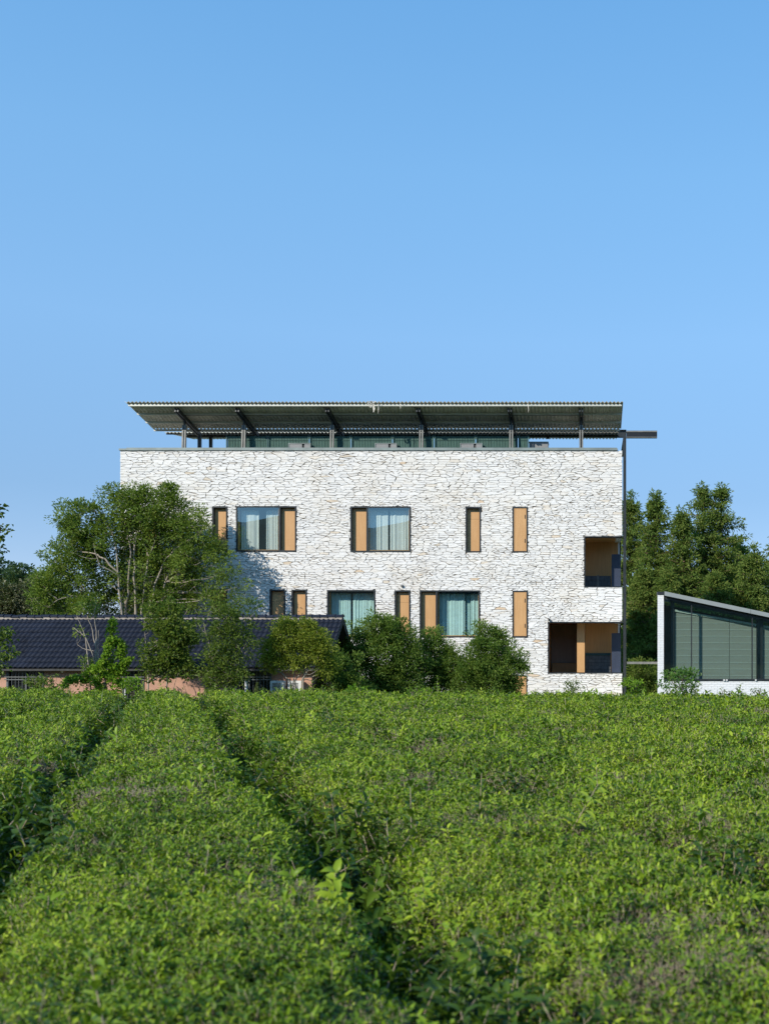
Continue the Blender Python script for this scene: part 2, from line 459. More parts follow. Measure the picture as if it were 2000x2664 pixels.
# stones: a stretched cell pattern, every stone its own block
def clip(poly, nx, ny, d):
    out = []
    n = len(poly)
    for i in range(n):
        ax, ay = poly[i]; cx, cy = poly[(i + 1) % n]
        da = nx * ax + ny * ay - d; dc = nx * cx + ny * cy - d
        if da <= 0: out.append((ax, ay))
        if (da < 0 < dc) or (dc < 0 < da):
            t = da / (da - dc)
            out.append((ax + (cx - ax) * t, ay + (cy - ay) * t))
    return out
def area(poly):
    return 0.5 * sum(poly[i][0] * poly[(i + 1) % len(poly)][1] - poly[(i + 1) % len(poly)][0] * poly[i][1] for i in range(len(poly)))
def stone_cells(x0, x1, z0, z1, seed=3):
    r = random.Random(seed)
    S = 4.4
    seeds = []
    z = z0 + 0.05
    while z < z1:
        dense = 0.5 + 0.5 * fbm(0.3, z, 0.9, 4.4)
        h = r.uniform(0.060, 0.132) * (0.80 + 0.40 * dense)
        x = x0 + r.uniform(0, 0.3)
        while x < x1:
            loc = 0.85 + 0.5 * fbm(x, z, 0.35, 8.2)
            w = (r.uniform(0.15, 0.47) if r.random() < 0.8 else r.uniform(0.45, 0.78)) * loc
            seeds.append((x / S, z + h / 2 + r.uniform(-0.26, 0.26) * h))
            x += w
        z += h
    bs = 0.2
    grid = {}
    for i, (x, z) in enumerate(seeds):
        grid.setdefault((int(x // bs), int(z // bs)), []).append(i)
    cells = []
    for i, (x, z) in enumerate(seeds):
        gx, gz = int(x // bs), int(z // bs)
        near = [j for a in range(-2, 3) for c in range(-2, 3) for j in grid.get((gx + a, gz + c), ()) if j != i]
        near.sort(key=lambda j: (seeds[j][0] - x) ** 2 + (seeds[j][1] - z) ** 2)
        poly = [(x0 / S, z0), (x1 / S, z0), (x1 / S, z1), (x0 / S, z1)]
        for j in near[:26]:
            qx, qz = seeds[j]
            nx, nz = qx - x, qz - z
            poly = clip(poly, nx, nz, nx * (x + qx) / 2 + nz * (z + qz) / 2)
            if len(poly) < 3: break
        if len(poly) >= 3:
            cells.append([(p[0] * S, p[1]) for p in poly])
    return cells
def cut_holes(cells, holes):
    out = []
    for p in cells:
        pieces = [p]
        for (a, c, d, e) in holes:
            nxt = []
            for q in pieces:
                X = [t[0] for t in q]; Z = [t[1] for t in q]
                if max(X) <= a or min(X) >= c or max(Z) <= d or min(Z) >= e:
                    nxt.append(q); continue
                l = clip(q, 1, 0, a); rr = clip(q, -1, 0, -c)
                m_ = clip(clip(q, -1, 0, -a), 1, 0, c)
                lo = clip(m_, 0, 1, d) if len(m_) > 2 else []
                up = clip(m_, 0, -1, -e) if len(m_) > 2 else []
                nxt += [t for t in (l, rr, lo, up) if len(t) > 2 and abs(area(t)) > 0.004]
            pieces = nxt
        out += pieces
    return out
def tidy(p):
    q = []
    for t in p:
        if not q or (t[0] - q[-1][0]) ** 2 + (t[1] - q[-1][1]) ** 2 > 0.0004: q.append(t)
    if len(q) > 2 and (q[0][0] - q[-1][0]) ** 2 + (q[0][1] - q[-1][1]) ** 2 < 0.0004: q.pop()
    return q
def stone_block(mb, p, r):
    if area(p) < 0: p = p[::-1]
    p = tidy(p)
    if len(p) < 3: return 0
    g = r.uniform(0.003, 0.0058) if r.random() < 0.65 else r.uniform(0.0058, 0.0115)
    q = p
    for i in range(len(p)):
        ax, az = p[i]; cx, cz = p[(i + 1) % len(p)]
        ex, ez = cx - ax, cz - az
        L = math.hypot(ex, ez)
        nx, nz = ez / L, -ex / L
        gg = g * (1.15 if abs(nx) > 0.45 else 0.62)
        q = clip(q, nx, nz, nx * ax + nz * az - gg)
        if len(q) < 3: return 0
    q = tidy(q)
    if len(q) < 3: return 0
    for i in range(len(q)):                                # knocked off corners
        if r.random() < 0.30 and len(q) > 3:
            i = i % len(q)
            a, o_, c = q[i - 1], q[i], q[(i + 1) % len(q)]
            d1 = Vector((a[0] - o_[0], a[1] - o_[1])); d2 = Vector((c[0] - o_[0], c[1] - o_[1]))
            if d1.length > 0.05 and d2.length > 0.05:
                bi = -(d1.normalized() + d2.normalized())
                if bi.length > 0.3:
                    bi.normalize()
                    q = clip(q, bi.x, bi.y, bi.x * o_[0] + bi.y * o_[1] - r.uniform(.008, .024))
    q = tidy(q)
    if len(q) < 3: return 0
    e = []
    for i in range(len(q)):
        a, c = q[i], q[(i + 1) % len(q)]
        e.append((a[0] + r.uniform(-.006, .006), a[1] + r.uniform(-.006, .006)))
        L = math.hypot(c[0] - a[0], c[1] - a[1])
        if L > 0.22:
            t = r.uniform(0.3, 0.7)
            e.append((a[0] + (c[0] - a[0]) * t + r.uniform(-.006, .006), a[1] + (c[1] - a[1]) * t + r.uniform(-.009, .009)))
    q = e
    A = abs(area(q))
    if A < 0.0015: return 0
    cx = sum(t[0] for t in q) / len(q); cz = sum(t[1] for t in q) / len(q)
    front = YF - r.uniform(-0.004, 0.016)
    ta, tb = r.uniform(-0.025, 0.025), r.uniform(-0.05, 0.05)
    n = len(q)
    vs = [(x, YF + 0.045, z) for x, z in q]
    vs += [(x, front + 0.007 + ta * (x - cx) + tb * (z - cz), z) for x, z in q]
    for x, z in q:
        d = math.hypot(x - cx, z - cz); k = max(0.5, 1 - r.uniform(0.006, 0.012) / max(d, 1e-3))
        x2, z2 = cx + (x - cx) * k, cz + (z - cz) * k
        vs.append((x2, front + ta * (x2 - cx) + tb * (z2 - cz), z2))
    fs = []
    for i in range(n):
        j = (i + 1) % n
        fs.append((i, j, n + j, n + i)); fs.append((n + i, n + j, 2 * n + j, 2 * n + i))
    fs.append(tuple(2 * n + i for i in range(n)))
    u = r.random()
    mb.tint = r.uniform(0.35, 0.72) if u < 0.76 else r.uniform(0.0, 0.3) if u < 0.87 else r.uniform(0.72, 0.86) if u < 0.985 or A > 0.05 else r.uniform(0.88, 1.0)
    mb.add(vs, fs)
    return A
r = random.Random(21)
cells = cut_holes(stone_cells(BX0, BX1, BZ0, BZ1 - 0.005), HOLES)
scored = []
for p in cells:
    cx = sum(t[0] for t in p) / len(p); cz = sum(t[1] for t in p) / len(p)
    scored.append((abs(area(p)) if cz > 2.8 and cx > fx(760) else 0.0, p))
scored.sort(key=lambda t: -t[0])
rest = MB()
count = 0
for s, p in scored:
    if count < 300:
        one = MB()
        if stone_block(one, p, r):
            one.build('stone', M['stone'], wall); count += 1
    else:
        stone_block(rest, p, r)
o = rest.build('stones', M['stone'], wall)
o['kind'] = 'stuff'
# returns and rest of the shell
b = MB(); b.box(BX0 + 0.002, BX0 + 0.28, YF + 0.302, YB, BZ0, BZ1 - 0.01); b.build('side_wall', M['white_paint'], stone_house)
SIDE_H = [(YF + 0.5, YF + 2.35, fz(1528), fz(1395)), (YF + 0.5, YF + 2.35, fz(1752), fz(1618))]
b = MB()
zc = BZ0
for (a, c, d, e) in sorted(SIDE_H, key=lambda h: h[2]):
    b.box(BX1 - 0.25, BX1 - 0.014, YF + 0.302, YB, zc, d)
    b.box(BX1 - 0.25, BX1 - 0.014, c, YB, d, e)
    zc = e
b.box(BX1 - 0.25, BX1 - 0.014, YF + 0.302, YB, zc, BZ1 - 0.01)
b.build('side_wall', M['white_paint'], stone_house)
b = MB(); b.box(BX0 + 0.29, BX1 - 0.26, YB - 0.3, YB, BZ0, BZ1 - 0.01); b.build('rear_wall', M['white_paint'], stone_house)
ROOF_Z = 9.95
b = MB(); b.box(BX0 + 0.285, BX1 - 0.255, YF + 0.305, YB - 0.305, ROOF_Z - 0.3, ROOF_Z); b.build('roof_slab', M['concrete'], stone_house)
for zfl in (LOW + 0.05, 1.98, 5.35):
    b = MB(); b.box(BX0 + 0.285, BX1 - 3.5, YF + 0.6, YB - 0.31, zfl - 0.2, zfl); b.build('floor_slab', M['interior'], stone_house)
b = MB(); b.box(BX0 + 0.3, BX1 - 3.6, YF + 3.6, YF + 3.75, BZ0, ROOF_Z - 0.31); b.build('partition', M['interior'], stone_house)
b = MB()
b.box(fx(311), fx(1606), YF - 0.05, YF + 0.36, BZ1, BZ1 + 0.075)
b.box(fx(330), fx(1604), YF - 0.02, YF + 0.30, BZ1 + 0.077, BZ1 + 0.115)
b.build('coping', M['coping'], stone_house)

# ---- windows
FT = 0.052
def frame_mb(x0, x1, z0, z1, y0=YF - 0.028, y1=YF + 0.32, t=FT):
    m = MB()
    m.box(x0, x0 + t, y0, y1, z0, z1); m.box(x1 - t, x1, y0, y1, z0, z1)
    m.box(x0 + t, x1 - t, y0, y1, z1 - t, z1); m.box(x0 + t, x1 - t, y0, y1, z0, z0 + t)
    return m
def curtain_mesh(x0, x1, z0, z1, Y, folds, amp, taper=0.0, seed=0):
    q = random.Random(seed)
    n = max(12, int(folds * 8))
    ph = [q.uniform(0, 6.28) for _ in range(4)]
    V, F = [], []
    rows = 7
    for j in range(rows + 1):
        tz = j / rows
        for i in range(n + 1):
            u = i / n
            w = math.sin(u * folds * 2 * math.pi + ph[0] + 2.4 * math.sin(u * 6 + ph[1])) * (0.65 + 0.5 * math.sin(u * 9 + ph[3])) + 0.55 * math.sin(u * folds * 2.3 + ph[2] + 0.8 * tz)
            x = x0 + (x1 - x0) * u + taper * tz * (x0 - x1) * (u - 0.0) * 0.0
            sway = taper * math.sin(math.pi * (1 - tz)) * (u if taper > 0 else (1 - u))
            V.append((x - sway, Y + amp * w * (0.75 + 0.25 * (1 - tz)), z0 + (z1 - z0) * tz))
    for j in range(rows):
        for i in range(n):
            a = j * (n + 1) + i
            F.append((a, a + 1, a + n + 2, a + n + 1))
    m = MB(); m.add(V, F); return m
def wood_panel(win, x0, x1, z0, z1, Y, split=False, hinge=None):
    m = MB(); m.box(x0 + 0.004, x1 - 0.004, Y, Y + 0.045, z0 + 0.004, z1 - 0.004 if not split else z1 - 0.44)
    m.build('wood_panel', M['wood'], win)
    if split:
        m = MB(); m.box(x0 + 0.004, x1 - 0.004, Y + 0.002, Y + 0.045, z1 - 0.434, z1 - 0.004); m.build('wood_panel', M['wood'], win)
    m = MB(); m.box(x0 + 0.01, x1 - 0.01, Y + 0.06, Y + 0.08, z0, z1); m.build('backing', M['interior'], win)
    if hinge is not None:
        for zz in (z0 + 0.32, z1 - 0.40):
            m = MB(); m.box(hinge - 0.012, hinge + 0.012, Y - 0.014, Y - 0.001, zz, zz + 0.16); m.build('hinge', M['dark_steel'], win)
YP = YF + 0.14
for i, (pa, pc, pd, pe, kind, cur) in enumerate(WIN):
    x0, x1, z0, z1 = fx(pa), fx(pc), fz(pe), fz(pd)
    if kind == 'door':
        w = frame_mb(x0, x1, z0, z1, t=0.03).build('door', M['dark_steel'], stone_house)
        m = MB(); m.box(x0 + 0.034, x1 - 0.034, YF - 0.005, YF + 0.05, z0 + 0.03, z1 - 0.034); m.build('wood_panel', M['wood'], w)
        continue
    w = frame_mb(x0, x1, z0, z1).build('window', M['dark_steel'], stone_house)
    xi0, xi1, zi0, zi1 = x0 + FT, x1 - FT, z0 + FT, z1 - FT
    if kind == 'flush':
        m = MB()
        t = 0.03
        ya, yb = YF - 0.018, YF + 0.02
        m.box(xi0, xi0 + t, ya, yb, zi0, zi1); m.box(xi1 - t, xi1, ya, yb, zi0, zi1)
        m.box(xi0 + t, xi1 - t, ya, yb, zi1 - t, zi1); m.box(xi0 + t, xi1 - t, ya, yb, zi0, zi0 + t)
        m.build('casing', M['wood'], w)
        wood_panel(w, xi0 + t, xi1 - t, zi0 + t, zi1 - t, YF - 0.012, hinge=xi1 - t - 0.03)
    elif kind in ('panel', 'panel_split'):
        wood_panel(w, xi0, xi1, zi0, zi1, YP, split=kind == 'panel_split')
    else:
        pw = 0.60
        mull = 0.07
        if kind == 'glass_left':
            ga, gb, pa_, pb_ = xi0, xi1 - pw - mull, xi1 - pw, xi1
        elif kind == 'glass_right':
            ga, gb, pa_, pb_ = xi0 + pw + mull, xi1, xi0, xi0 + pw
        else:
            ga, gb, pa_, pb_ = xi0, xi1, None, None
        if pa_ is not None:
            wood_panel(w, pa_, pb_, zi0, zi1, YP)
            m = MB(); mx0 = gb if kind == 'glass_left' else pb_
            m.box(mx0, mx0 + mull, YF - 0.02, YF + 0.30, zi0, zi1); m.build('mullion', M['dark_steel'], w)
        gm = M['glass'] if cur and cur.startswith('sheer') else M['glass_low']
        gy = YF + 0.0 if cur.startswith('sheer') else YF + 0.10
        m = MB(); m.box(ga, gb, gy, gy + 0.012, zi0, zi1); m.build('pane', gm, w)
        m = MB()                                           # timber inner casing
        t = 0.035
        m.box(ga, ga + t, gy + 0.05, gy + 0.16, zi0, zi1); m.box(gb - t, gb, gy + 0.05, gy + 0.16, zi0, zi1)
        m.box(ga + t, gb - t, gy + 0.05, gy + 0.16, zi0, zi0 + t)
        m.build('casing', M['wood2'], w)
        yc = gy + 0.30
        span = gb - ga
        if cur == 'sheer_open':
            parts = [(ga + 0.06, ga + span * 0.46, 6), (ga + span * 0.64, gb - 0.02, 8)]
        elif cur == 'sheer':
            parts = [(ga + 0.03, ga + span * 0.45, 7), (ga + span * 0.50, gb - 0.02, 8)]
        elif cur == 'teal':
            parts = [(ga + 0.04, ga + span * 0.44, 8), (ga + span * 0.49, gb - 0.02, 8)]
        else:
            parts = [(ga + 0.03, ga + span * 0.64, 9), (ga + span * 0.78, gb - 0.02, 6)]
        for k, (ca, cb, fo) in enumerate(parts):
            m = curtain_mesh(ca, cb, zi0 + 0.03, zi1 - 0.06, yc, fo * 0.8, 0.020, seed=i * 7 + k)
            m.build('curtain', M['sheer'] if cur.startswith('sheer') else M['teal_curtain'], w, smooth=True)
        if cur == 'teal2' or cur == 'teal':               # bunched folds between the two drops
            ca, cb = (ga + span * 0.655, ga + span * 0.77) if cur == 'teal2' else (ga + span * 0.36, ga + span * 0.445)
            m = curtain_mesh(ca, cb, zi0 + 0.03, zi1 - 0.06, yc + 0.12, 5, 0.025, seed=90 + i)
            m.build('curtain', M['teal_curtain'], w, smooth=True)

# ---- corner loggias
def loggia(idx, px0, px1, py0, py1):
    x0, x1, z0, z1 = fx(px0), fx(px1), fz(py1), fz(py0)
    m = MB()
    t = 0.04
    m.box(x0, x0 + t, YF - 0.02, YF + 0.34, z0, z1)
    m.box(x0 + t, x1 + 0.01, YF - 0.02, YF + 0.34, z1 - t, z1)
    m.box(x0 + t, x1 + 0.01, YF - 0.02, YF + 0.34, z0, z0 + t)
    m.box(x1 - 0.06, x1, YF + 2.0, YF + 2.06, z0 + t, z1 - t)
    lg = m.build('loggia', M['dark_steel'], stone_house)
    yb = YF + 2.3
    bayx = fx(1519) if idx else x0
    m = MB(); m.box(bayx + 0.02, x1 - 0.11, yb, yb + 0.1, z0, z1 + 0.1); m.build('back_wall', M['wood2'], lg)
    m = MB(); m.box(x0, x1 - 0.02, YF + 0.345, YF + 4.3, z1 + 0.002, z1 + 0.12); m.build('ceiling', M['wood2'], lg)
    m = MB(); m.box(x0, x1 - 0.02, YF + 0.345, YF + 4.3, z0 - 0.12, z0 - 0.002); m.build('floor', M['tile_grey'], lg)
    m = MB(); m.box(x0 - 0.06, x0 - 0.002, YF + 0.345, YF + 4.3, z0, z1); m.build('side_panel', M['wood2'], lg)
    yn = YF + 1.4
    kn = yn / FPX
    nx0, nx1 = (1590 - PX0) * kn, x1 - 0.02
    ntop = EYE + (PY0 - (1442 if idx == 0 else 1647)) * kn
    m = MB(); m.box(nx0, nx1, yn, yn + 0.06, z0, ntop); m.build('blue_panel', M['navy'], lg)
    ttop = EYE + (PY0 - (1498 if idx == 0 else 1706)) * (yb - 0.12) / FPX
    rows = 3 if idx == 0 else 5
    cols = 4
    hh = (ttop - z0) / rows
    xa, xb = bayx + 0.03, nx0 - 0.02
    ww = (xb - xa) / cols
    for rr in range(rows):
        sh = 0.5 * ww * (rr % 2)
        for cc in range(cols + (rr % 2)):
            a, c = max(xa, xa + cc * ww - sh), min(xb, xa + (cc + 1) * ww - sh)
            m = MB(); m.box(a + 0.006, c - 0.006, yb - 0.12 - rnd.uniform(0, .006), yb - 0.04, z0 + rr * hh + 0.006, z0 + (rr + 1) * hh - 0.006)
            m.build('wall_tile', M['tile_grey'], lg)
    m = MB(); m.box(xa, xb, yb - 0.045, yb - 0.002, z0, ttop); m.build('tile_bed', M['black'], lg)
    if idx:
        m = MB(); m.box(xa, xb, yb - 0.16, yb - 0.003, ttop + 0.004, ttop + 0.12); m.build('counter', M['teal'], lg)
        yc = YF + 0.95
        kc = yc / FPX
        m = MB(); m.box((1500 - PX0) * kc, (1520 - PX0) * kc, yc, yc + 1.3, z0, z1); m.build('timber_column', M['wood'], lg)
        m = MB(); m.box(x0, (1502 - PX0) * kc, YF + 3.6, YF + 3.7, z0, z1); m.build('dark_wall', M['wood_dark'], lg)
        zb = EYE + (PY0 - 1722) * (YF + 3.1) / FPX
        m = MB(); m.box(x0 + 0.05, (1500 - PX0) * kc, YF + 3.05, YF + 3.58, zb - 0.03, zb); m.build('bench', M['concrete'], lg)
        m = MB(); m.box(x0 + 0.05, (1500 - PX0) * kc, YF + 3.12, YF + 3.18, z0, zb - 0.032); m.build('bench_front', M['wood2'], lg)
    else:
        m = MB(); m.box((1552 - PX0) * yb / FPX, (1557 - PX0) * yb / FPX, yb - 0.15, yb - 0.128, z0, ttop + 0.02); m.build('drain_pipe', M['grey_steel'], lg)
for i, l in enumerate(LOG): loggia(i, *l)

# ---- canopy on the roof
canopy = None
YA, YZ = 42.6, 45.3
ZA, ZZ = wz(1049, YA), wz(1119, YZ)
slope = (ZZ - ZA) / (YZ - YA)
CX0, CX1 = wx(325, YA), wx(1620, YA)
def zs(Y): return ZA + slope * (Y - YA)
def corrugated(x0, x1, ya, za, yb, zb, amp=0.030, per=0.158, th=0.006, skew=0.0):
    n = int((x1 - x0) / per * 8)
    V, F = [], []
    for i in range(n + 1):
        x = x0 + (x1 - x0) * i / n
        c = amp * math.cos(2 * math.pi * (x - x0) / per)
        V += [(x, ya, za + c), (x + skew, yb, zb + c), (x, ya, za + c + th), (x + skew, yb, zb + c + th)]
    for i in range(n):
        a, d = 4 * i, 4 * i + 4
        F += [(a, a + 1, d + 1, d), (a + 2, d + 2, d + 3, a + 3), (a, d, d + 2, a + 2), (a + 1, a + 3, d + 3, d + 1)]
    F += [(0, 2, 3, 1), (4 * n, 4 * n + 1, 4 * n + 3, 4 * n + 2)]
    m = MB(); m.add(V, F); return m
canopy = corrugated(CX0, CX1, YA, ZA + 0.05, YZ, ZZ + 0.05).build('canopy', M['galv'], stone_house, smooth=True)
for Y in (42.72, 43.56, 44.40, 45.24):
    m = MB(); m.bar((CX0 + 0.10, Y, zs(Y) - 0.030), (CX1 - 0.05, Y, zs(Y) - 0.030), 0.05, 0.085, (0, -slope * 0 , 1)); m.build('purlin', M['purlin'], canopy)
YPO, YRE, YBM = 43.6, 45.4, 46.75
posts = [wx(p, YPO) for p in (478, 633, 863, 1095, 1329, 1511)]
for k, X in enumerate(posts):
    for s in (-0.055, 0.055):
        m = MB(); m.bar((X + s, 42.85, zs(42.85) - 0.165), (X + s, 45.42, zs(45.42) - 0.165), 0.055, 0.17); m.build('rafter', M['dark_steel'], canopy)
        m = MB(); m.bar((X + s * 0.95, YPO, ROOF_Z), (X + s * 0.95, YPO + 0.10, 11.45), 0.058, 0.11, (0, 1, 0)); m.build('post', M['grey_steel'], canopy)
    m = MB(); m.bar((X, YPO + 0.10, 11.20), (X, YPO + 0.16, zs(YPO + .16) - 0.10), 0.045, 0.15, (0, 1, 0)); m.build('post_head', M['dark_steel'], canopy)
    m = MB(); m.bar((X, YRE, ROOF_Z), (X, YRE, zs(YRE) - 0.26), 0.14, 0.12, (0, 1, 0)); m.build('rear_post', M['dark_steel'], canopy)
    m = MB(); m.bar((X, YBM, ROOF_Z), (X, YBM, 11.6), 0.13, 0.12, (0, 1, 0)); m.build('rear_post', M['dark_steel'], canopy)
m = MB(); zt = wz(1079, YPO + 0.15)
m.bar((posts[0], YPO + 0.15, zt), (posts[-1], YPO + 0.15, zt), 0.05, 0.06); m.build('tie_bar', M['dark_steel'], canopy)
for X0_, X1_ in ((posts[2], posts[3]), (posts[3], posts[2])):
    m = MB(); m.tube([(X0_ + (0.3 if X0_ < X1_ else -0.3), 45.2, zs(45.2) - 0.12), ((X0_ + X1_) / 2, 44.4 + (0.02 if X0_ < X1_ else 0), zs(44.4) - 0.12), (X1_, 43.7, zs(43.7) - 0.12)], 0.008, 4)
    m.build('brace_rod', M['grey_steel'], canopy)
bx0, bx1 = wx(487, YBM), wx(1628, YBM)
bz0, bz1 = wz(1138, YBM), wz(1119, YBM)
def ibeam(a, c, z0, z1, Y):
    m = MB()
    m.box(a, c, Y - 0.11, Y + 0.11, z0, z0 + 0.022); m.box(a, c, Y - 0.11, Y + 0.11, z1 - 0.022, z1); m.box(a, c, Y - 0.012, Y + 0.012, z0 + 0.023, z1 - 0.023)
    return m
ibeam(bx0, bx1, bz0, bz1, YBM).build('steel_beam', M['dark_steel'], canopy)
xe0, xe1, ze0, ze1 = bx1 + 0.004, wx(1708, YBM), wz(1139.5, YBM), wz(1121.5, YBM)
m = MB(); m.box(xe0, xe1, YBM - 0.11, YBM + 0.11, ze0, ze0 + 0.03); m.box(xe0, xe1, YBM - 0.12, YBM + 0.12, ze1 - 0.07, ze1); m.build('beam_flange', M['grey_steel'], canopy)
m = MB(); m.box(xe0, xe1, YBM - 0.09, YBM - 0.06, ze0 + 0.031, ze1 - 0.071); m.build('beam_end', M['black'], canopy)  # web coloured black so it reads shaded between the sunlit grey flanges
m = MB(); m.box(wx(1421, YBM), wx(1428, YBM), YBM - 0.1, YBM + 0.02, bz0 - 0.07, bz0 - 0.002); m.build('bracket', M['dark_steel'], canopy)
corrugated(wx(428, 45.7), CX1 - 0.1, 45.7, wz(1125, 45.7), 49.0, wz(1125, 45.7) + 0.42).build('rear_sheet', M['galv'], canopy, smooth=True)
m = MB(); m.box(wx(432, 45.8), CX1 - 0.15, 45.82, 45.88, wz(1130.5, 45.85), wz(1127.5, 45.85)); m.build('purlin', M['dark_steel'], canopy)

# steel post and strut on the right end, fixed to the frame
m = MB(); m.box(wx(1620.2, 43.1), wx(1627.8, 43.1), 43.05, 43.19, LOW, wz(1136, 43.1)); m.box(wx(1620.2, 43.1), wx(1627.8, 43.1), 43.195, 46.8, wz(1136, 43.1) - 0.12, wz(1136, 43.1)); m.build('corner_post', M['dark_steel'], stone_house)
m = MB(); m.box(wx(1629.5, 43.1), wx(1711, 43.1), 43.06, 43.16, wz(1727.5, 43.1), wz(1721.5, 43.1)); m.build('strut', M['grey_steel'], stone_house)
# small fixtures on the wall
m = MB(); m.tube([(fx(1428), YF, fz(1612)), (fx(1428), YF - 0.10, fz(1612) - 0.01)], 0.045, 8); m.tube([(fx(1428), YF - 0.101, fz(1612) - 0.01), (fx(1428), YF - 0.14, fz(1612) - 0.02)], 0.03, 8); m.build('security_camera', M['black'], stone_house)
m = MB(); m.tube([(fx(1046), YF - 0.01, fz(1524)), (fx(1046), YF - 0.07, fz(1524)), (fx(1046), YF - 0.10, fz(1524))], [0.06, 0.06, 0.03], 10); m.build('wall_lamp', M['ac_grille'], stone_house)

# ---- things standing on the roof
YFE = 43.95
fence = thing('mesh_fence', 'green wire mesh fence with netting standing on the flat roof under the canopy', 'fence', (wx(980, YFE), YFE, ROOF_Z))
ftop = wz(1134, YFE)
edges = [590, 697, 805, 913, 1021, 1129, 1237, 1347, 1374]
for pa, pc in zip(edges, edges[1:]):
    a, c = wx(pa, YFE), wx(pc, YFE)
    m = MB(); m.box(a + 0.03, c - 0.03, YFE + 0.03, YFE + 0.036, ROOF_Z + 0.02, ftop - 0.02); p = m.build('netting', M['fence_net'], fence)
    m = MB()
    x = a + 0.035
    while x < c - 0.03:
        m.box(x, x + 0.011, YFE + 0.010, YFE + 0.022, ROOF_Z + 0.03, ftop); x += 0.066
    m.build('mesh_wires', M['fence_green'], p)['kind'] = 'stuff'
    for zz in (0.02, 0.32, 0.62, 0.92, ftop - ROOF_Z - 0.02):
        m = MB(); m.box(a + 0.03, c - 0.03, YFE - 0.002, YFE + 0.009, ROOF_Z + zz, ROOF_Z + zz + 0.014); m.build('wire', M['fence_green'], p)
for pa in edges:
    for s in ((-0.035, 0.035) if pa not in (590, 1374) else (0.0,)):
        m = MB(); m.box(wx(pa, YFE) + s - 0.018, wx(pa, YFE) + s + 0.018, YFE - 0.03, YFE + 0.028, ROOF_Z, ftop + 0.01); m.build('post', M['fence_green'], fence)
for k, (pa, pc, lab) in enumerate(((750, 808, 'grey rooftop vent box with a dark slot, nearest the left end of the green fence'),
                              (975, 1032, 'grey rooftop vent box with a dark slot, before the middle of the green fence'),
                              (1196, 1254, 'grey rooftop vent box with a dark slot, nearest the right end of the green fence'))):
    Y = 43.74
    a, c, z1 = wx(pa, Y), wx(pc, Y), wz(1152.5, Y)
    v = thing('vent_box', lab, 'vent', ((a + c) / 2, Y + 0.2, ROOF_Z), 'vent boxes on the flat roof')
    m = MB(); m.box(a + 0.03, c - 0.03, Y + 0.06, Y + 0.16, ROOF_Z, z1 - 0.03); m.build('body', M['interior'], v)
    m = MB(); t = 0.028
    m.box(a, a + t, Y, Y + 0.17, ROOF_Z, z1); m.box(c - t, c, Y, Y + 0.17, ROOF_Z, z1); m.box(a + t, c - t, Y, Y + 0.17, z1 - t, z1)
    m.build('frame', M['coping'], v)
    xm = a + (c - a) * 0.66
    for xa, xb in ((a + t + .003, xm - 0.045), (xm + 0.055, c - t - .003)):
        m = MB(); m.box(xa, xb, Y + 0.02, Y + 0.055, ROOF_Z + 0.01, z1 - t - 0.004); m.build('panel', M['vent_grey'], v)
Y = 44.2
m = MB(); a, c = wx(1376, Y), wx(1425, Y)
u = thing('metal_cabinet', 'plain grey metal cabinet on the roof at the right end of the green fence', 'cabinet', ((a + c) / 2, Y + 0.3, ROOF_Z))
m.box(a, c, Y, Y + 0.6, ROOF_Z + 0.05, wz(1151, Y)); m.build('body', M['vent_grey'], u)
m = MB(); m.box(a - 0.015, c + 0.015, Y - 0.015, Y + 0.615, wz(1151, Y) + 0.002, wz(1149.5, Y) + 0.01); m.build('lid', M['coping'], u)

# torn cloth hanging from the canopy edge
def strip(m, p, L, w, seed):
    q = random.Random(seed)
    n = 6
    V, F = [], []
    for i in range(n + 1):
        t = i / n
        ww = w * (0.5 + 0.8 * math.sin(math.pi * min(1, t * 1.1 + 0.05)))
        dx = q.uniform(-.012, .012); dy = q.uniform(-.012, .012)
        for s, e in ((-1, 0), (1, 0), (1, .008), (-1, .008)):
            V.append((p[0] + dx + s * ww / 2, p[1] + dy + e, p[2] - L * t))
    for i in range(n):
        for k in range(4):
            F.append((4 * i + k, 4 * i + (k + 1) % 4, 4 * i + 4 + (k + 1) % 4, 4 * i + 4 + k))
    F += [(3, 2, 1, 0), (4 * n, 4 * n + 1, 4 * n + 2, 4 * n + 3)]
    m.add(V, F)
YC = 42.55
m = MB()
base = at(966, 1044, YC)
m.tube([at(957, 1047, YC), at(960, 1056, YC), at(964, 1060, YC), at(969, 1055, YC), at(974, 1047, YC)], [.02, .03, .025, .03, .02], 5)
m.tube([at(962, 1046, YC), at(966, 1052, YC), at(970, 1048, YC), at(978, 1045, YC)], [.02, .025, .02, .012], 5)
strip(m, at(972, 1052, YC), 0.32, 0.07, 4)
m.tube([at(955, 1045, YC + .03), at(966, 1043.5, YC + .05), at(980, 1045, YC + .03)], .012, 4)
tag(m.build('torn_cloth', M['cloth']), 'knot of torn pale cloth caught on the canopy edge', 'rag')
for px, ln, lab in ((984, 0.40, 'long thin white rag strip hanging right beside the knotted cloth'), (1041, 0.20, 'short pale rag strip hanging alone between two canopy rafters, right of the knotted cloth'), (1374, 0.36, 'thin pale rag strip hanging near the right end of the canopy')):
    m = MB(); strip(m, at(px, 1050, YC), ln, 0.022, px); m.tube([at(px, 1044, YC), at(px, 1051, YC)], 0.008, 4)
    tag(m.build('rag_strip', M['cloth']), lab, 'rag')

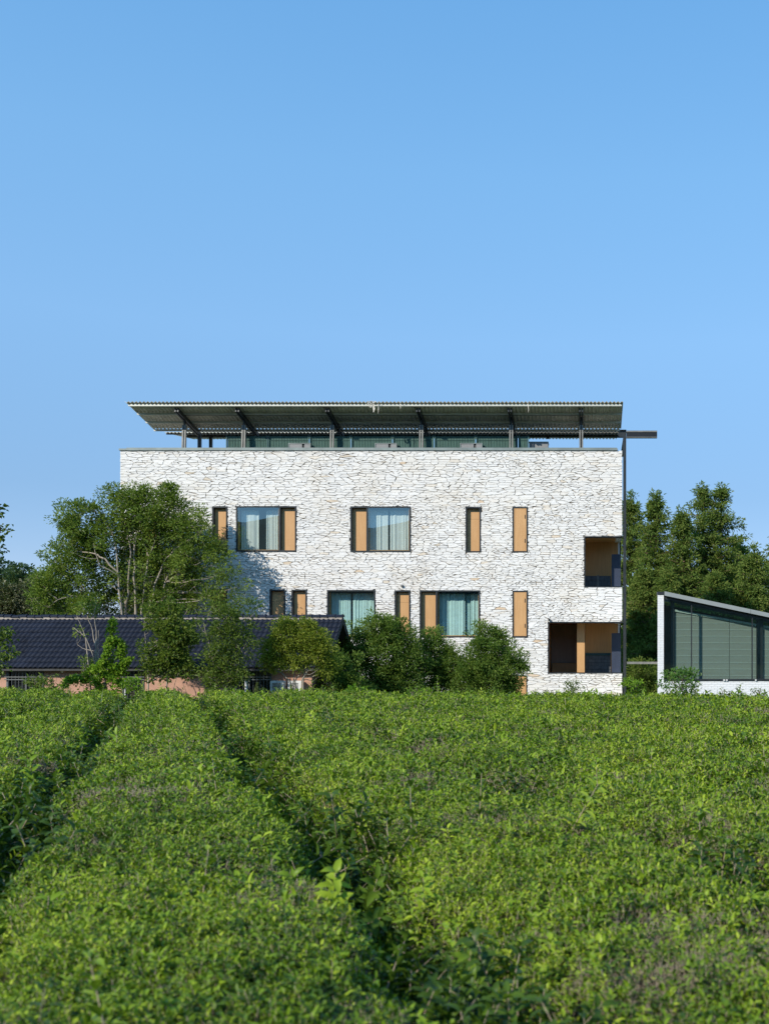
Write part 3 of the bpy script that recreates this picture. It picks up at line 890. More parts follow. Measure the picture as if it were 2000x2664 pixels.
# ------------------------------------------------------------------ glazed hall on the right
YG = 38.8
def gx(px): return wx(px, YG)
def gz(py): return wz(py, YG)
hall = thing('glazed_hall', 'low white brick pavilion with a sloping grey roof and full width dark glazing', 'building', (gx(1900), YG + 2, LOW))
HX1 = gx(2420)
sl = (1596.0 - 1539.0) / 273.0
def rz(px, py0=1539.0): return gz(py0 + (px - 1727) * sl)
m = MB()                                                 # end wall runs back along a splayed plan
x0, x1 = gx(1709.5) + 0.01, gx(1726) - 0.01
zt = gz(1547)
m.hexa([(x0, YG + 0.02, LOW), (x1, YG + 0.02, LOW), (x1 + 0.34, YG + 4.5, LOW), (x0 + 0.34, YG + 4.5, LOW),
        (x0, YG + 0.02, zt - .01), (x1, YG + 0.02, zt - .01), (x1 + 0.34, YG + 4.5, zt - .01), (x0 + 0.34, YG + 4.5, zt - .01)])
m.build('end_wall', M['white_paint'], hall)
m = MB(); m.box(x1 + 0.012, HX1, YG + 0.02, YG + 0.25, LOW, gz(1771.5) - 0.01); low_wall = m.build('low_wall', M['white_paint'], hall)
m = MB(); m.box(gx(1709), gx(1726.5), YG - 0.03, YG + 0.4, zt, gz(1539.5)); m.build('wall_cap', M['dark_steel'], hall)
bw, bh, gap = 0.235, 0.066, 0.007
proto_full = None
def brick_mesh(w):
    q = MB(); q.box(0, w, 0, 0.03, 0, bh - gap)
    # soften the front arrises
    return q.mesh('brick')
bmeshes = {}
bricks_rest = MB()
nb = 0
def brick_at(x, z, w):
    global nb
    key = round(w, 3)
    Y = YG - rnd.uniform(0.0, 0.006)
    if nb < 300:
        if key not in bmeshes:
            bmeshes[key] = brick_mesh(w); bmeshes[key].materials.append(M['white_paint'])
        o = bpy.data.objects.new('brick', bmeshes[key]); C.link(o); o.location = (x, Y, z); o.parent = low_wall
        nb += 1
    else:
        bricks_rest.box(x, x + w, Y, Y + 0.03, z, z + bh - gap)
k = 0
zrow = gz(1771.5) - bh
rowlist = []
while zrow > LOW:
    xs_ = gx(1726) + 0.002 - (0.5 * bw if k % 2 else 0)
    x = xs_
    while x < HX1:
        a, c = max(x, gx(1726) + 0.002), min(x + bw - gap, HX1)
        if c - a > 0.03: rowlist.append((zrow, a, c - a))
        x += bw
    zrow -= bh; k += 1
vis = [t for t in rowlist if t[1] < gx(2005)]
for t in vis + [t for t in rowlist if t[1] >= gx(2005)]: brick_at(t[1], t[0], t[2])
k = 0
zrow = zt - bh
xl, xr = gx(1709.5), gx(1726) - 0.006
while zrow > LOW:
    if k % 2: bricks_rest.box(xl, xr, YG - 0.003, YG + 0.02, zrow, zrow + bh - gap)
    else:
        xm = xl + (xr - xl) * 0.5
        bricks_rest.box(xl, xm - gap / 2, YG - 0.003, YG + 0.02, zrow, zrow + bh - gap); bricks_rest.box(xm + gap / 2, xr, YG - 0.001, YG + 0.02, zrow, zrow + bh - gap)
    zrow -= bh; k += 1
bricks_rest.build('bricks', M['white_paint'], low_wall)['kind'] = 'stuff'
# roof with fascia
def slab(xa, xb, pa, ya, yb, th_px, z_off=0.0):
    def zt_(X): return gz(pa + ((X / YG * FPX + PX0) - 1727) * sl) + z_off
    th = th_px * YG / FPX
    q = MB()
    q.hexa([(xa, ya, zt_(xa) - th), (xb, ya, zt_(xb) - th), (xb, yb, zt_(xb) - th), (xa, yb, zt_(xa) - th),
            (xa, ya, zt_(xa)), (xb, ya, zt_(xb)), (xb, yb, zt_(xb)), (xa, yb, zt_(xa))])
    return q
slab(gx(1727), gx(1949.5), 1539, YG - 0.16, YG - 0.04, 11).build('fascia', M['roof_grey'], hall)
slab(gx(1950.2), HX1 + 0.2, 1539, YG - 0.16, YG - 0.04, 11).build('fascia', M['roof_grey'], hall)
slab(gx(1727) + 0.01, HX1 + 0.15, 1541, YG - 0.038, YG + 3.4, 6).build('roof', M['dark_steel'], hall)
slab(gx(1727) + 0.02, HX1, 1551, YG + 0.06, YG + 0.16, 7).build('head_rail', M['dark_steel'], hall)
m = MB(); m.box(gx(1726), HX1, YG - 0.03, YG + 0.22, gz(1771.3), gz(1766.5)); m.build('sill', M['dark_steel'], hall)
def pane(pa, pc):
    q = MB()
    xa, xb = gx(pa), gx(pc)
    za, zb = rz(pa, 1551), rz(pc, 1551)
    q.hexa([(xa, YG + .10, gz(1766)), (xb, YG + .10, gz(1766)), (xb, YG + .115, gz(1766)), (xa, YG + .115, gz(1766)),
            (xa, YG + .10, za), (xb, YG + .10, zb), (xb, YG + .115, zb), (xa, YG + .115, za)])
    q.build('pane', M['glass_hall'], hall)
for pa, pc in ((1726.5, 1797), (1799.5, 1955), (1957.5, 2113), (2115.5, 2270), (2272.5, 2418)): pane(pa, pc)
for p in (1798.2, 1956.2, 2114.2, 2271.2):
    m = MB(); m.box(gx(p) - 0.018, gx(p) + 0.018, YG + 0.05, YG + 0.15, gz(1766), rz(p, 1552)); m.build('mullion', M['dark_steel'], hall)
YI = YG + 0.55
def ix(p): return wx(p, YI)
for pa, pc in ((1744, 1752), (1967, 1982), (2274, 2289)):
    m = MB(); m.box(ix(pa), ix(pc), YI - 0.1, YI + 0.15, LOW, wz(1551 + (pc - 1727) * sl, YI)); m.build('column', M['dark_steel'], hall)
def blind(pa, pc):
    top = lambda p: 1590 + (p - 1753) * (1626 - 1588) / 213.0
    q = MB()
    xa, xb = ix(pa), ix(pc)
    q.hexa([(xa, YI, wz(1768, YI)), (xb, YI, wz(1768, YI)), (xb, YI + .012, wz(1768, YI)), (xa, YI + .012, wz(1768, YI)),
            (xa, YI, wz(top(pa), YI)), (xb, YI, wz(top(pc), YI)), (xb, YI + .012, wz(top(pc), YI)), (xa, YI + .012, wz(top(pa), YI))])
    o = q.build('blind', M['blind'], hall)
    y = 1604.0 + rnd.uniform(-0.6, 0.6)
    while y < 1766:
        xs0 = pa
        if y < top(pc):
            pc_ = 1753 + (y - 1590) * 213.0 / 38.0
        else: pc_ = pc
        if pc_ > pa + 1:
            q = MB(); q.box(xa + 0.002, ix(min(pc, pc_)) - 0.002, YI - 0.014, YI - 0.001, wz(y + 0.9, YI), wz(y, YI)); q.build('rail', M['blind_rail'], o)
        y += 17.0
    q = MB(); q.bar((xa, YI - 0.03, wz(top(pa) - 2, YI)), (xb, YI - 0.03, wz(top(pc) - 2, YI)), 0.05, 0.075); q.build('head_box', M['blind_rail'], o)
for pa, pc in ((1753.5, 1825), (1826, 1895.5), (1896.5, 1966), (1983, 2050), (2051, 2120), (2121, 2195), (2196, 2270)): blind(pa, pc)
m = MB(); xa_, za_, zb_ = gx(1740), rz(1760, 1556), rz(2420, 1556)
m.hexa([(xa_, YI + 2.2, LOW), (HX1, YI + 2.2, LOW), (HX1, YI + 2.3, LOW), (xa_, YI + 2.3, LOW), (xa_, YI + 2.2, za_), (HX1, YI + 2.2, zb_), (HX1, YI + 2.3, zb_), (xa_, YI + 2.3, za_)])
m.build('inner_wall', M['concrete'], hall)
m = MB(); m.box(HX1 - 0.2, HX1 - 0.003, YG + 0.26, YI + 2.19, LOW, rz(2420, 1560)); m.build('end_wall', M['white_paint'], hall)
m = MB(); m.box(gx(1727), HX1, YG + 0.26, YI + 2.2, gz(1795), gz(1792)); m.build('floor', M['concrete'], hall)
for p, t in ((1882, 0.035), (1889, 0.028), (1964, 0.028)):
    m = MB(); m.box(gx(p) - t, gx(p) + t, YG - 0.06, YG - 0.031, gz(1771), gz(1767.5)); m.build('sill_clip', M['white_plastic'], hall)

# ------------------------------------------------------------------ tiled house on the left
YR, YE = 36.5, 34.2
ZR, ZE = wz(1609, YR), wz(1737, YE)
HXL, HXR = -24.0, wx(893, YR)
WXR = -9.18
cot = thing('tiled_house', 'low salmon house with a black tiled gable roof in front of the white building', 'house', ((HXL + WXR) / 2, YR, LOW))
YW = YE + 0.28
def cwx(p): return wx(p, YW)
CW = [(18, 115), (318, 376), (590, 706)]
CH = [(cwx(a), cwx(c), LOW + 0.02 if i == 1 else 0.05, wz(1744, YW)) for i, (a, c) in enumerate(CW)]
zwt = wz(1741, YW)
holed_wall(HXL, WXR, LOW, zwt, CH, YW, YW + 0.22).build('wall', M['pink'], cot)
m = MB()
yb_ = 2 * YR - YW
zg = ZR - 0.14
def rake(Y): return ZR - abs(Y - YR) * (ZR - ZE) / (YR - YE) - 0.10
m.add([(WXR - 0.2, YW + .225, LOW), (WXR - 0.001, YW + .225, LOW), (WXR - 0.001, yb_, LOW), (WXR - 0.2, yb_, LOW),
       (WXR - 0.2, YW + .225, rake(YW + .225)), (WXR - 0.001, YW + .225, rake(YW + .225)), (WXR - 0.001, YR, rake(YR)), (WXR - 0.2, YR, rake(YR)), (WXR - 0.001, yb_, rake(yb_)), (WXR - 0.2, yb_, rake(yb_))],
      [(0, 1, 5, 4), (1, 2, 8, 6, 5), (0, 4, 7, 9, 3), (2, 3, 9, 8), (4, 5, 6, 7), (6, 8, 9, 7), (0, 3, 2, 1)])
m.build('gable_wall', M['pink'], cot)
m = MB(); m.box(HXL, WXR - 0.21, yb_ - 0.2, yb_, LOW, rake(yb_)); m.build('rear_wall', M['pink'], cot)
m = MB()
d0 = 0.045
for s in (-1, 1):
    ye = YR + s * (YR - YE)
    m.hexa([(HXL, YR, ZR - d0 - 0.06), (HXR - .03, YR, ZR - d0 - 0.06), (HXR - .03, ye, ZE - d0 - 0.06), (HXL, ye, ZE - d0 - 0.06),
            (HXL, YR, ZR - d0), (HXR - .03, YR, ZR - d0), (HXR - .03, ye, ZE - d0), (HXL, ye, ZE - d0)])
roof = m.build('roof', M['interior'], cot)
m = MB(); m.bar((HXR - 0.02, YE + 0.01, ZE - 0.09), (HXR - 0.02, YR, ZR - 0.09), 0.03, 0.15); m.build('barge_board', M['interior'], roof)
m = MB(); m.bar((HXR - 0.02, 2 * YR - YE - 0.01, ZE - 0.09), (HXR - 0.02, YR + .02, ZR - 0.09), 0.03, 0.15); m.build('barge_board', M['interior'], roof)
m = MB(); m.box(HXL, HXR - 0.04, YE + 0.02, YE + 0.06, wz(1742.5, YE), ZE - 0.05); m.build('fascia', M['grey_bar'], cot)
m = MB(); m.box(HXL, HXR - 0.04, YE + 0.065, YW - 0.005, wz(1742, YE), wz(1742, YE) + 0.02); m.build('soffit', M['grey_bar'], cot)
# tiles
NC = 10
SLEN = math.hypot(YR - YE, ZR - ZE)
cl = SLEN / NC
tw = 0.33
ang = math.atan2(ZR - ZE, YR - YE)
def tile_mesh():
    """double wave tile: x across, y down the slope, z up"""
    n = 12
    L = cl + 0.05
    V, F = [], []
    for i in range(n + 1):
        x = tw * i / n + (0.004 if i == n else 0)
        h = 0.036 * (0.5 + 0.5 * math.cos(2 * math.pi * 2 * i / n)) ** 0.8
        V += [(x, 0, h + 0.002), (x, L, h + 0.040), (x, L, h + 0.004)]
    for i in range(n):
        a, c = 3 * i, 3 * i + 3
        F += [(a, a + 1, c + 1, c), (a + 1, a + 2, c + 2, c + 1)]
    F += [(0, 2, 1), (3 * n, 3 * n + 1, 3 * n + 2)]
    q = MB(); q.add(V, F); return q
tmesh = tile_mesh().mesh('tile', True); tmesh.materials.append(M['roof_tile'])
tq = tile_mesh()
down = Vector((0, -math.cos(ang), -math.sin(ang)))
nrm = Vector((0, -math.sin(ang), math.cos(ang)))
tile_rest = MB()
nt_ = 0
jit = random.Random(5)
spots = []
for cr in range(NC):
    k = 0
    x = HXR - tw
    while x > HXL:
        spots.append((cr, x)); x -= tw
def tile_mat(cr, x, side=1):
    o = Vector((x, YR, ZR)) + down * (cr * cl - 0.02) + nrm * jit.uniform(-0.004, 0.005)
    R = Matrix(((1, 0, 0), (0, down.y, nrm.y), (0, down.z, nrm.z))).to_4x4()
    return Matrix.Translation(o) @ R @ Matrix.Rotation(jit.uniform(-.006, .006), 4, 'Z')
spots.sort(key=lambda s: (s[1] < wx(-20, YR), -s[0] * 0 + s[1] * -1))
for cr, x in spots:
    Mx = tile_mat(cr, x)
    if nt_ < 300:
        o = bpy.data.objects.new('tile', tmesh); C.link(o); o.parent = roof; o.matrix_local = Mx; nt_ += 1
    else:
        tile_rest.add([Mx @ Vector(v) for v in tq.v], tq.f)
for cr in range(NC):                                    # rear slope, mirrored
    x = HXR - tw
    while x > HXL:
        Mx = tile_mat(cr, x)
        tile_rest.add([Vector((p.x, 2 * YR - p.y, p.z)) for p in (Mx @ Vector(v) for v in tq.v)], [f[::-1] for f in tq.f])
        x -= tw
tile_rest.build('tiles', M['roof_tile'], roof, smooth=True)['kind'] = 'stuff'
# ridge
m = MB(); m.box(HXL, HXR - 0.02, YR - 0.105, YR + 0.105, ZR - 0.04, ZR + 0.043); m.build('ridge_mortar', M['mortar_white'], roof)
def ridge_mesh():
    n, L = 7, 0.30
    V, F = [], []
    for x, rr in ((0, 0.100), (L - 0.05, 0.100), (L - 0.05, 0.118), (L, 0.118)):
        for i in range(n + 1):
            a = math.pi * i / n
            V.append((x, math.cos(a) * rr * 1.35, 0.03 + math.sin(a) * rr * 0.85))
    for s in range(3):
        for i in range(n):
            a = s * (n + 1) + i
            F.append((a, a + n + 1, a + n + 2, a + 1))
    F += [tuple(range(n + 1)), tuple(range(4 * (n + 1) - 1, 3 * (n + 1) - 1, -1))]
    q = MB(); q.add(V, F); return q
rm = ridge_mesh().mesh('ridge_tile', False); rm.materials.append(M['roof_tile'])
x = HXR - 0.29
while x > HXL:
    o = bpy.data.objects.new('ridge_tile', rm); C.link(o); o.parent = roof
    o.matrix_local = Matrix.Translation((x, YR, ZR + 0.015 + jit.uniform(-.010, .012))) @ Matrix.Rotation(jit.uniform(-.03, .03), 4, 'Y')
    x -= 0.27
# windows and bars
for i, (a, c, d, e) in enumerate(CH):
    w = frame_mb(a, c, d, e, YW - 0.02, YW + 0.12, 0.05).build('door' if i == 1 else 'window', M['grey_bar'], cot)
    m = MB(); m.box(a + 0.05, c - 0.05, YW + 0.10, YW + 0.11, d + 0.05, e - 0.05); m.build('pane', M['black_glass'], w)
    m = MB(); m.box((a + c) / 2 - 0.03, (a + c) / 2 + 0.03, YW + 0.04, YW + 0.098, d + 0.05, e - 0.05); m.build('mullion', M['grey_bar'], w)
    x = a + 0.10
    while x < c - 0.05:
        m = MB(); m.tube([(x, YW - 0.07, d - 0.02), (x, YW - 0.07, e - 0.01)], 0.009, 5); m.build('bar', M['grey_bar'], w); x += 0.115
    for zz in (e - 0.235, e - 0.32, (d + e) / 2 - 0.25, d + 0.05):
        m = MB(); m.box(a - 0.03, c + 0.03, YW - 0.085, YW - 0.06, zz, zz + 0.03); m.build('rail', M['grey_bar'], w)
for p, zt_, rr in ((645, 1771, 0.05), (332, 1768, 0.022)):
    m = MB(); m.tube([(cwx(p), YW - 0.16, LOW), (cwx(p), YW - 0.16, wz(zt_, YW))], rr, 8); m.build('drain_pipe', M['white_plastic'], cot)
m = MB(); m.tube([(cwx(166), YW - 0.01, wz(1743, YW)), (cwx(166), YW - 0.10, wz(1747, YW))], [0.03, 0.05], 8); m.build('wall_lamp', M['white_plastic'], cot)
for pa, pc, lab in ((712, 746, 'white air conditioner unit with a grey grille beside the barred window of the salmon house'),
                    (757, 791, 'white air conditioner unit behind the small shrub, nearest the gable corner')):
    a, c = cwx(pa), cwx(pc)
    z1 = wz(1771, YW - .3); z0 = z1 - 0.58
    t = thing('air_conditioner', lab, 'air conditioner', ((a + c) / 2, YW - 0.2, z0))
    m = MB(); m.box(a, c, YW - 0.36, YW - 0.06, z0, z1); m.build('casing', M['white_plastic'], t)
    m = MB()
    zz = z0 + 0.08
    while zz < z1 - 0.08:
        m.box(a + 0.06, a + (c - a) * 0.76, YW - 0.375, YW - 0.361, zz, zz + 0.022); zz += 0.045
    m.build('grille', M['ac_grille'], t)
    m = MB(); m.box(a + 0.04, a + 0.08, YW - 0.36, YW - 0.005, z0 - 0.05, z0 - 0.002); m.box(c - 0.08, c - 0.04, YW - 0.36, YW - 0.005, z0 - 0.05, z0 - 0.002); m.build('bracket', M['grey_bar'], t)

# ------------------------------------------------------------------ trees and shrubs
def unit(a): return a / np.maximum(np.linalg.norm(a, axis=1, keepdims=True), 1e-9)

def leaf_faces(P, axis, up, L, W, tint, fold=0.35):
    """rhombic folded leaves: P base points, axis directions, up hints"""
    n = len(P)
    axis = unit(axis)
    side = unit(np.cross(axis, up))
    nor = np.cross(side, axis)
    L = np.broadcast_to(np.asarray(L, float), (n,))[:, None]; W = np.broadcast_to(np.asarray(W, float), (n,))[:, None]
    base, tip = P, P + axis * L - nor * L * 0.10
    mid = P + axis * L * 0.48
    l = mid + side * W * 0.5 + nor * W * fold; r_ = mid - side * W * 0.5 + nor * W * fold
    V = np.stack([base, l, tip, r_], 1).reshape(-1, 3)
    k = np.arange(n)[:, None] * 4
    F = np.concatenate([k + 0, k + 2, k + 1, k + 0, k + 3, k + 2], 1).reshape(-1)
    return V, F, np.repeat(tint, 4)

def clusters_to_leaves(g, cen, out, n_per, rad, L, W, droop=0.0, flat=0.75, bright=0.5, spread=0.25):
    n = len(cen) * n_per
    c = np.repeat(cen, n_per, 0); o = np.repeat(out, n_per, 0)
    d = unit(g.normal(size=(n, 3)))
    rr = (g.random(n) ** 0.45)[:, None] * np.repeat(np.broadcast_to(rad, (len(cen),)), n_per)[:, None]
    off = d * rr; off[:, 2] *= flat
    P = c + off
    ax = d * 0.8 + o * 0.5 + g.normal(size=(n, 3)) * 0.45
    ax[:, 2] += 0.15 - droop
    up = np.tile(np.array([[0, 0, 1.0]]), (n, 1)) + g.normal(size=(n, 3)) * 0.55 + o * 0.4
    ctint = np.repeat(np.clip(g.normal(bright, 0.16, len(cen)), 0, 1), n_per)
    t = np.clip(ctint + g.normal(0, spread * 0.6, n), 0, 1)
    s = g.uniform(0.7, 1.25, n)
    return leaf_faces(P, ax, up, L * s, W * s, t)

def blob_centres(g, blobs, Y, n, depth=None, shell=0.5):
    """cluster centres in a union of ellipsoids given as (px, py, rx, ry, dy, weight)"""
    cs, outs = [], []
    w = np.array([(q[2] * q[3] * (q[5] if len(q) > 5 else 1.0)) for q in blobs], float); w /= w.sum()
    cnt = np.maximum(1, np.round(w * n)).astype(int)
    for q, m_ in zip(blobs, cnt):
        yy = Y + (q[4] if len(q) > 4 else 0.0)
        c = np.array([wx(q[0], yy), yy, wz(q[1], yy)])
        R = np.array([q[2] * yy / FPX, (min(q[2], q[3]) * yy / FPX) * 0.9 if depth is None else depth, q[3] * yy / FPX])
        d = unit(g.normal(size=(m_, 3)))
        rr = shell + (1 - shell) * g.random((m_, 1)) ** 0.6
        rr = rr * (1 + 0.20 * g.normal(size=(m_, 1)))
        cs.append(c + d * rr * R); outs.append(unit(d / R))
    return np.concatenate(cs), np.concatenate(outs)

def branch_to(mb, g, a, tip, r0, r1, n=5, sag=0.12, sides=5):
    a = Vector(a); tip = Vector(tip)
    d = tip - a
    L = d.length
    pts, rad = [], []
    for i in range(n + 1):
        t = i / n
        p = a + d * t
        p.z += L * sag * math.sin(math.pi * t) * -0.6 + 0.0
        p += Vector(g.normal(size=3)) * 0.03 * L * math.sin(math.pi * t)
        pts.append(p); rad.append(r0 + (r1 - r0) * t)
    mb.tube(pts, rad, sides)
    return pts

def build_plant(name, label, cat, base, stems, cen, out, leaf, bark, n_branch, leafm, group=None, br_r=0.02, trunk_name='trunk', crown_name='crown', sub=0):
    """stems: list of polylines with radii; cen: cluster centres; leaf: arguments for the leaves"""
    t = thing(name, label, cat, base, group)
    g = np.random.default_rng(abs(hash(label)) % 1000 if False else sum(map(ord, label)))
    mb = MB()
    nodes = []
    for pts, r0, r1 in stems:
        n = len(pts)
        sm = []
        for i in range(n - 1):
            for k in range(3): sm.append(Vector(pts[i]).lerp(Vector(pts[i + 1]), k / 3))
        sm.append(Vector(pts[-1]))
        for i, p in enumerate(sm[1:-1]): p += Vector(g.normal(size=3)) * r0 * 0.5
        rad = [r0 + (r1 - r0) * (i / (len(sm) - 1)) for i in range(len(sm))]
        mb.tube(sm, rad, 7)
        nodes += [(p, q) for p, q in zip(sm, rad)]
    NP = np.array([tuple(p) for p, q in nodes])
    pick = g.choice(len(cen), min(n_branch, len(cen)), replace=False)
    for i in pick:
        c = cen[i]
        dz = c[2] - NP[:, 2]
        cost = np.linalg.norm(NP - c, axis=1) + np.where(dz < 0.15, 2.0, 0.0) + 0.2 * np.abs(dz - 0.8 * np.linalg.norm((NP - c)[:, :2], axis=1))
        j = int(np.argmin(cost))
        r0 = min(nodes[j][1] * 0.7, br_r)
        pts = branch_to(mb, g, nodes[j][0], c, r0, 0.004)
        for _ in range(sub):
            q = pts[g.integers(2, 5)]
            e = q + Vector(g.normal(size=3)) * 0.35
            mb.tube([q, q.lerp(e, .5) + Vector(g.normal(size=3)) * .03, e], [r0 * .35, r0 * .25, 0.003], 4)
    mb.build(trunk_name, bark, t, smooth=True)
    V, F, T = leaf(g, cen, out)
    me = mesh_np(crown_name, V, F, np.full(len(F) // 3, 3), T)
    link_mesh(crown_name, me, leafm, t)
    return t

def stem(*pts_px, Y=None, r0=0.06, r1=0.02):
    """stem through points (px, py, dy)"""
    return ([tuple(at(p[0], p[1], Y + (p[2] if len(p) > 2 else 0.0))) for p in pts_px], r0, r1)
def ground_py(Y): return PY0 + (EYE - LOW) * FPX / Y

# --- the broad multi-stemmed tree at the left corner of the white building
Y = 41.0
g = np.random.default_rng(101)
gp = ground_py(Y)
blobs = [(215, 1340, 62, 62), (330, 1300, 58, 50), (418, 1305, 72, 58), (500, 1370, 62, 62, 0.2), (270, 1400, 80, 62, .3), (180, 1440, 62, 50), (140, 1500, 48, 62, 0, .8),
         (400, 1400, 105, 80, .8, .7), (520, 1455, 62, 62, 0, .6), (580, 1520, 46, 46, -.2, .35), (230, 1500, 75, 70, .3, .7), (330, 1490, 90, 70, 1.1, .5), (450, 1500, 90, 70, .7, .7),
         (120, 1560, 42, 40), (200, 1575, 70, 40), (320, 1570, 80, 40, .9, .6), (450, 1570, 80, 45, .3, .9), (550, 1570, 60, 40, -.3, .35), (640, 1560, 30, 35, -.2, .22), (610, 1480, 24, 24, 0, .25),
         (392, 1375, 26, 50, .2), (350, 1410, 190, 120, .4, .13), (350, 1530, 235, 85, .6, .15), (300, 1265, 26, 22), (360, 1262, 26, 20), (440, 1265, 26, 22), (185, 1345, 30, 26), (565, 1430, 24, 30)]
blobs = [(q[0], q[1] + (20 if q[1] < 1350 else 6 if q[1] < 1420 else 0)) + q[2:] for q in blobs]
cen, out = blob_centres(g, blobs, Y, 960, shell=0.40)
stems = [stem((349, gp), (350, 1600), (350, 1500), (352, 1420), (372, 1330, .2), (395, 1275, .3), Y=Y, r0=.065, r1=.012),
         stem((328, gp, .2), (330, 1600, .2), (333, 1520), (342, 1440, -.1), (330, 1370), (300, 1300), Y=Y, r0=.058, r1=.012),
         stem((318, gp, -.2), (317, 1590, -.2), (312, 1510, -.2), (304, 1430, -.2), (285, 1370, -.1), (262, 1320), Y=Y, r0=.052, r1=.010),
         stem((372, gp, .1), (372, 1590, .1), (378, 1500), (385, 1450), (410, 1390), (470, 1330), Y=Y, r0=.052, r1=.010),
         stem((312, 1500, -.2), (275, 1455, -.3), (240, 1440, -.3), (190, 1430, -.2), (160, 1425), Y=Y, r0=.045, r1=.012),
         stem((390, gp), (395, 1570), (412, 1500), (422, 1470), (450, 1430), (520, 1390), Y=Y, r0=.06, r1=.012),
         stem((415, gp, .2), (420, 1560, .2), (438, 1490, .2), (470, 1430), (500, 1400), Y=Y, r0=.055, r1=.012),
         stem((300, gp), (290, 1600), (230, 1560), (170, 1500), (130, 1470), Y=Y, r0=.05, r1=.01),
         stem((352, 1430), (345, 1380), (350, 1320), (345, 1270), Y=Y, r0=.035, r1=.01),
         stem((385, 1450), (376, 1400, .3), (380, 1350, .3), (430, 1290, .3), Y=Y, r0=.035, r1=.01),
         stem((333, 1520), (300, 1490, -.4), (260, 1470, -.6), (245, 1420, -.6), Y=Y, r0=.03, r1=.01),
         stem((230, 1560), (190, 1550, -.3), (150, 1560, -.5), (125, 1580, -.5), Y=Y, r0=.025, r1=.006)]
build_plant('broadleaf_tree', 'wide many-stemmed green tree before the left corner of the white building', 'tree', (wx(340, Y), Y, LOW), stems, cen, out,
            lambda g, c, o: clusters_to_leaves(g, c, o, 62, g.uniform(.20, .42, len(c)), .125, .052, bright=.52), M['bark_pale'], 210, M['lf_big'], br_r=.028, sub=1)

# --- dense round shrubs in front of the wall
def shrub(label, Y, blobs, n, stems_px, seed, n_per=60, L=.095, W=.045, leafm='lf_shrub', bark='bark_dark', name='round_shrub', rad=(.18, .32), nb=60, group=None, shell=.5, bright=.5, sub=0, br=.02):
    g = np.random.default_rng(seed)
    cen, out = blob_centres(g, blobs, Y, n, shell=shell)
    keep = cen[:, 2] > LOW + 0.1
    cen, out = cen[keep], out[keep]
    gp = ground_py(Y)
    st = [stem((b_, gp), *rest_, Y=Y, r0=br * 1.9, r1=br * .4) for b_, *rest_ in stems_px]
    return build_plant(name, label, 'shrub' if 'shrub' in name else 'tree', (wx(stems_px[0][0], Y), Y, LOW), st, cen, out,
                lambda g, c, o: clusters_to_leaves(g, c, o, n_per, g.uniform(*rad, len(c)), L, W, bright=bright), M[bark], nb, M[leafm], group, br_r=br, sub=sub)
shrub('largest dark green round shrub, between the tiled gable and the timber windows', 37.5,
      [(985, 1660, 85, 55), (1000, 1725, 105, 65), (960, 1770, 90, 50, -.2), (1040, 1780, 65, 50), (905, 1700, 36, 40), (985, 1635, 42, 30), (1060, 1700, 40, 45), (1000, 1820, 110, 40)], 680,
      [(985, (985, 1780), (975, 1700), (985, 1650)), (1005, (1015, 1760), (1040, 1700)), (965, (940, 1760), (915, 1710))], 201)
shrub('narrow dark shrub under the wide teal curtained window, middle of the three', 38.6,
      [(1120, 1668, 38, 32), (1130, 1710, 58, 50), (1170, 1735, 55, 50), (1110, 1760, 60, 50), (1190, 1790, 60, 50), (1130, 1830, 90, 35)], 400,
      [(1128, (1128, 1760), (1122, 1680)), (1165, (1170, 1780), (1175, 1720))], 202)
shrub('domed dark green shrub nearest the timber door, with thin right side', 38.0,
      [(1272, 1662, 42, 34), (1270, 1710, 72, 60), (1300, 1750, 58, 56), (1230, 1770, 50, 55), (1340, 1735, 24, 26, 0, .7), (1350, 1715, 14, 14, 0, .5), (1275, 1800, 72, 45), (1325, 1785, 30, 30, 0, .7)], 480,
      [(1262, (1262, 1770), (1258, 1700), (1270, 1650)), (1285, (1292, 1780), (1320, 1730))], 203, bark='bark_pale')
shrub('small yellowish green shrub tree with forked pale stems before the tiled roof', 32.2,
      [(752, 1655, 52, 40), (815, 1665, 42, 38), (720, 1700, 46, 36), (790, 1700, 62, 38), (840, 1695, 34, 32), (700, 1725, 22, 18), (790, 1630, 24, 20), (745, 1628, 18, 18), (850, 1735, 26, 26)], 400,
      [(762, (762, 1790), (765, 1740), (760, 1680)), (755, (757, 1775), (725, 1740), (700, 1720)), (780, (785, 1770), (800, 1730), (835, 1700)), (775, (768, 1770), (790, 1745), (820, 1735)), (786, (790, 1765), (812, 1710), (825, 1670))],
      204, n_per=38, L=.085, W=.042, leafm='lf_small', bark='bark_pale', name='small_tree', rad=(.13, .26), nb=70, bright=.55, br=.016)
shrub('dark shaded shrub filling the gap beside the gable end of the salmon house', 35.2,
      [(880, 1740, 45, 50), (870, 1790, 60, 40), (915, 1790, 45, 45)], 110, [(880, (880, 1780), (878, 1730))], 205)

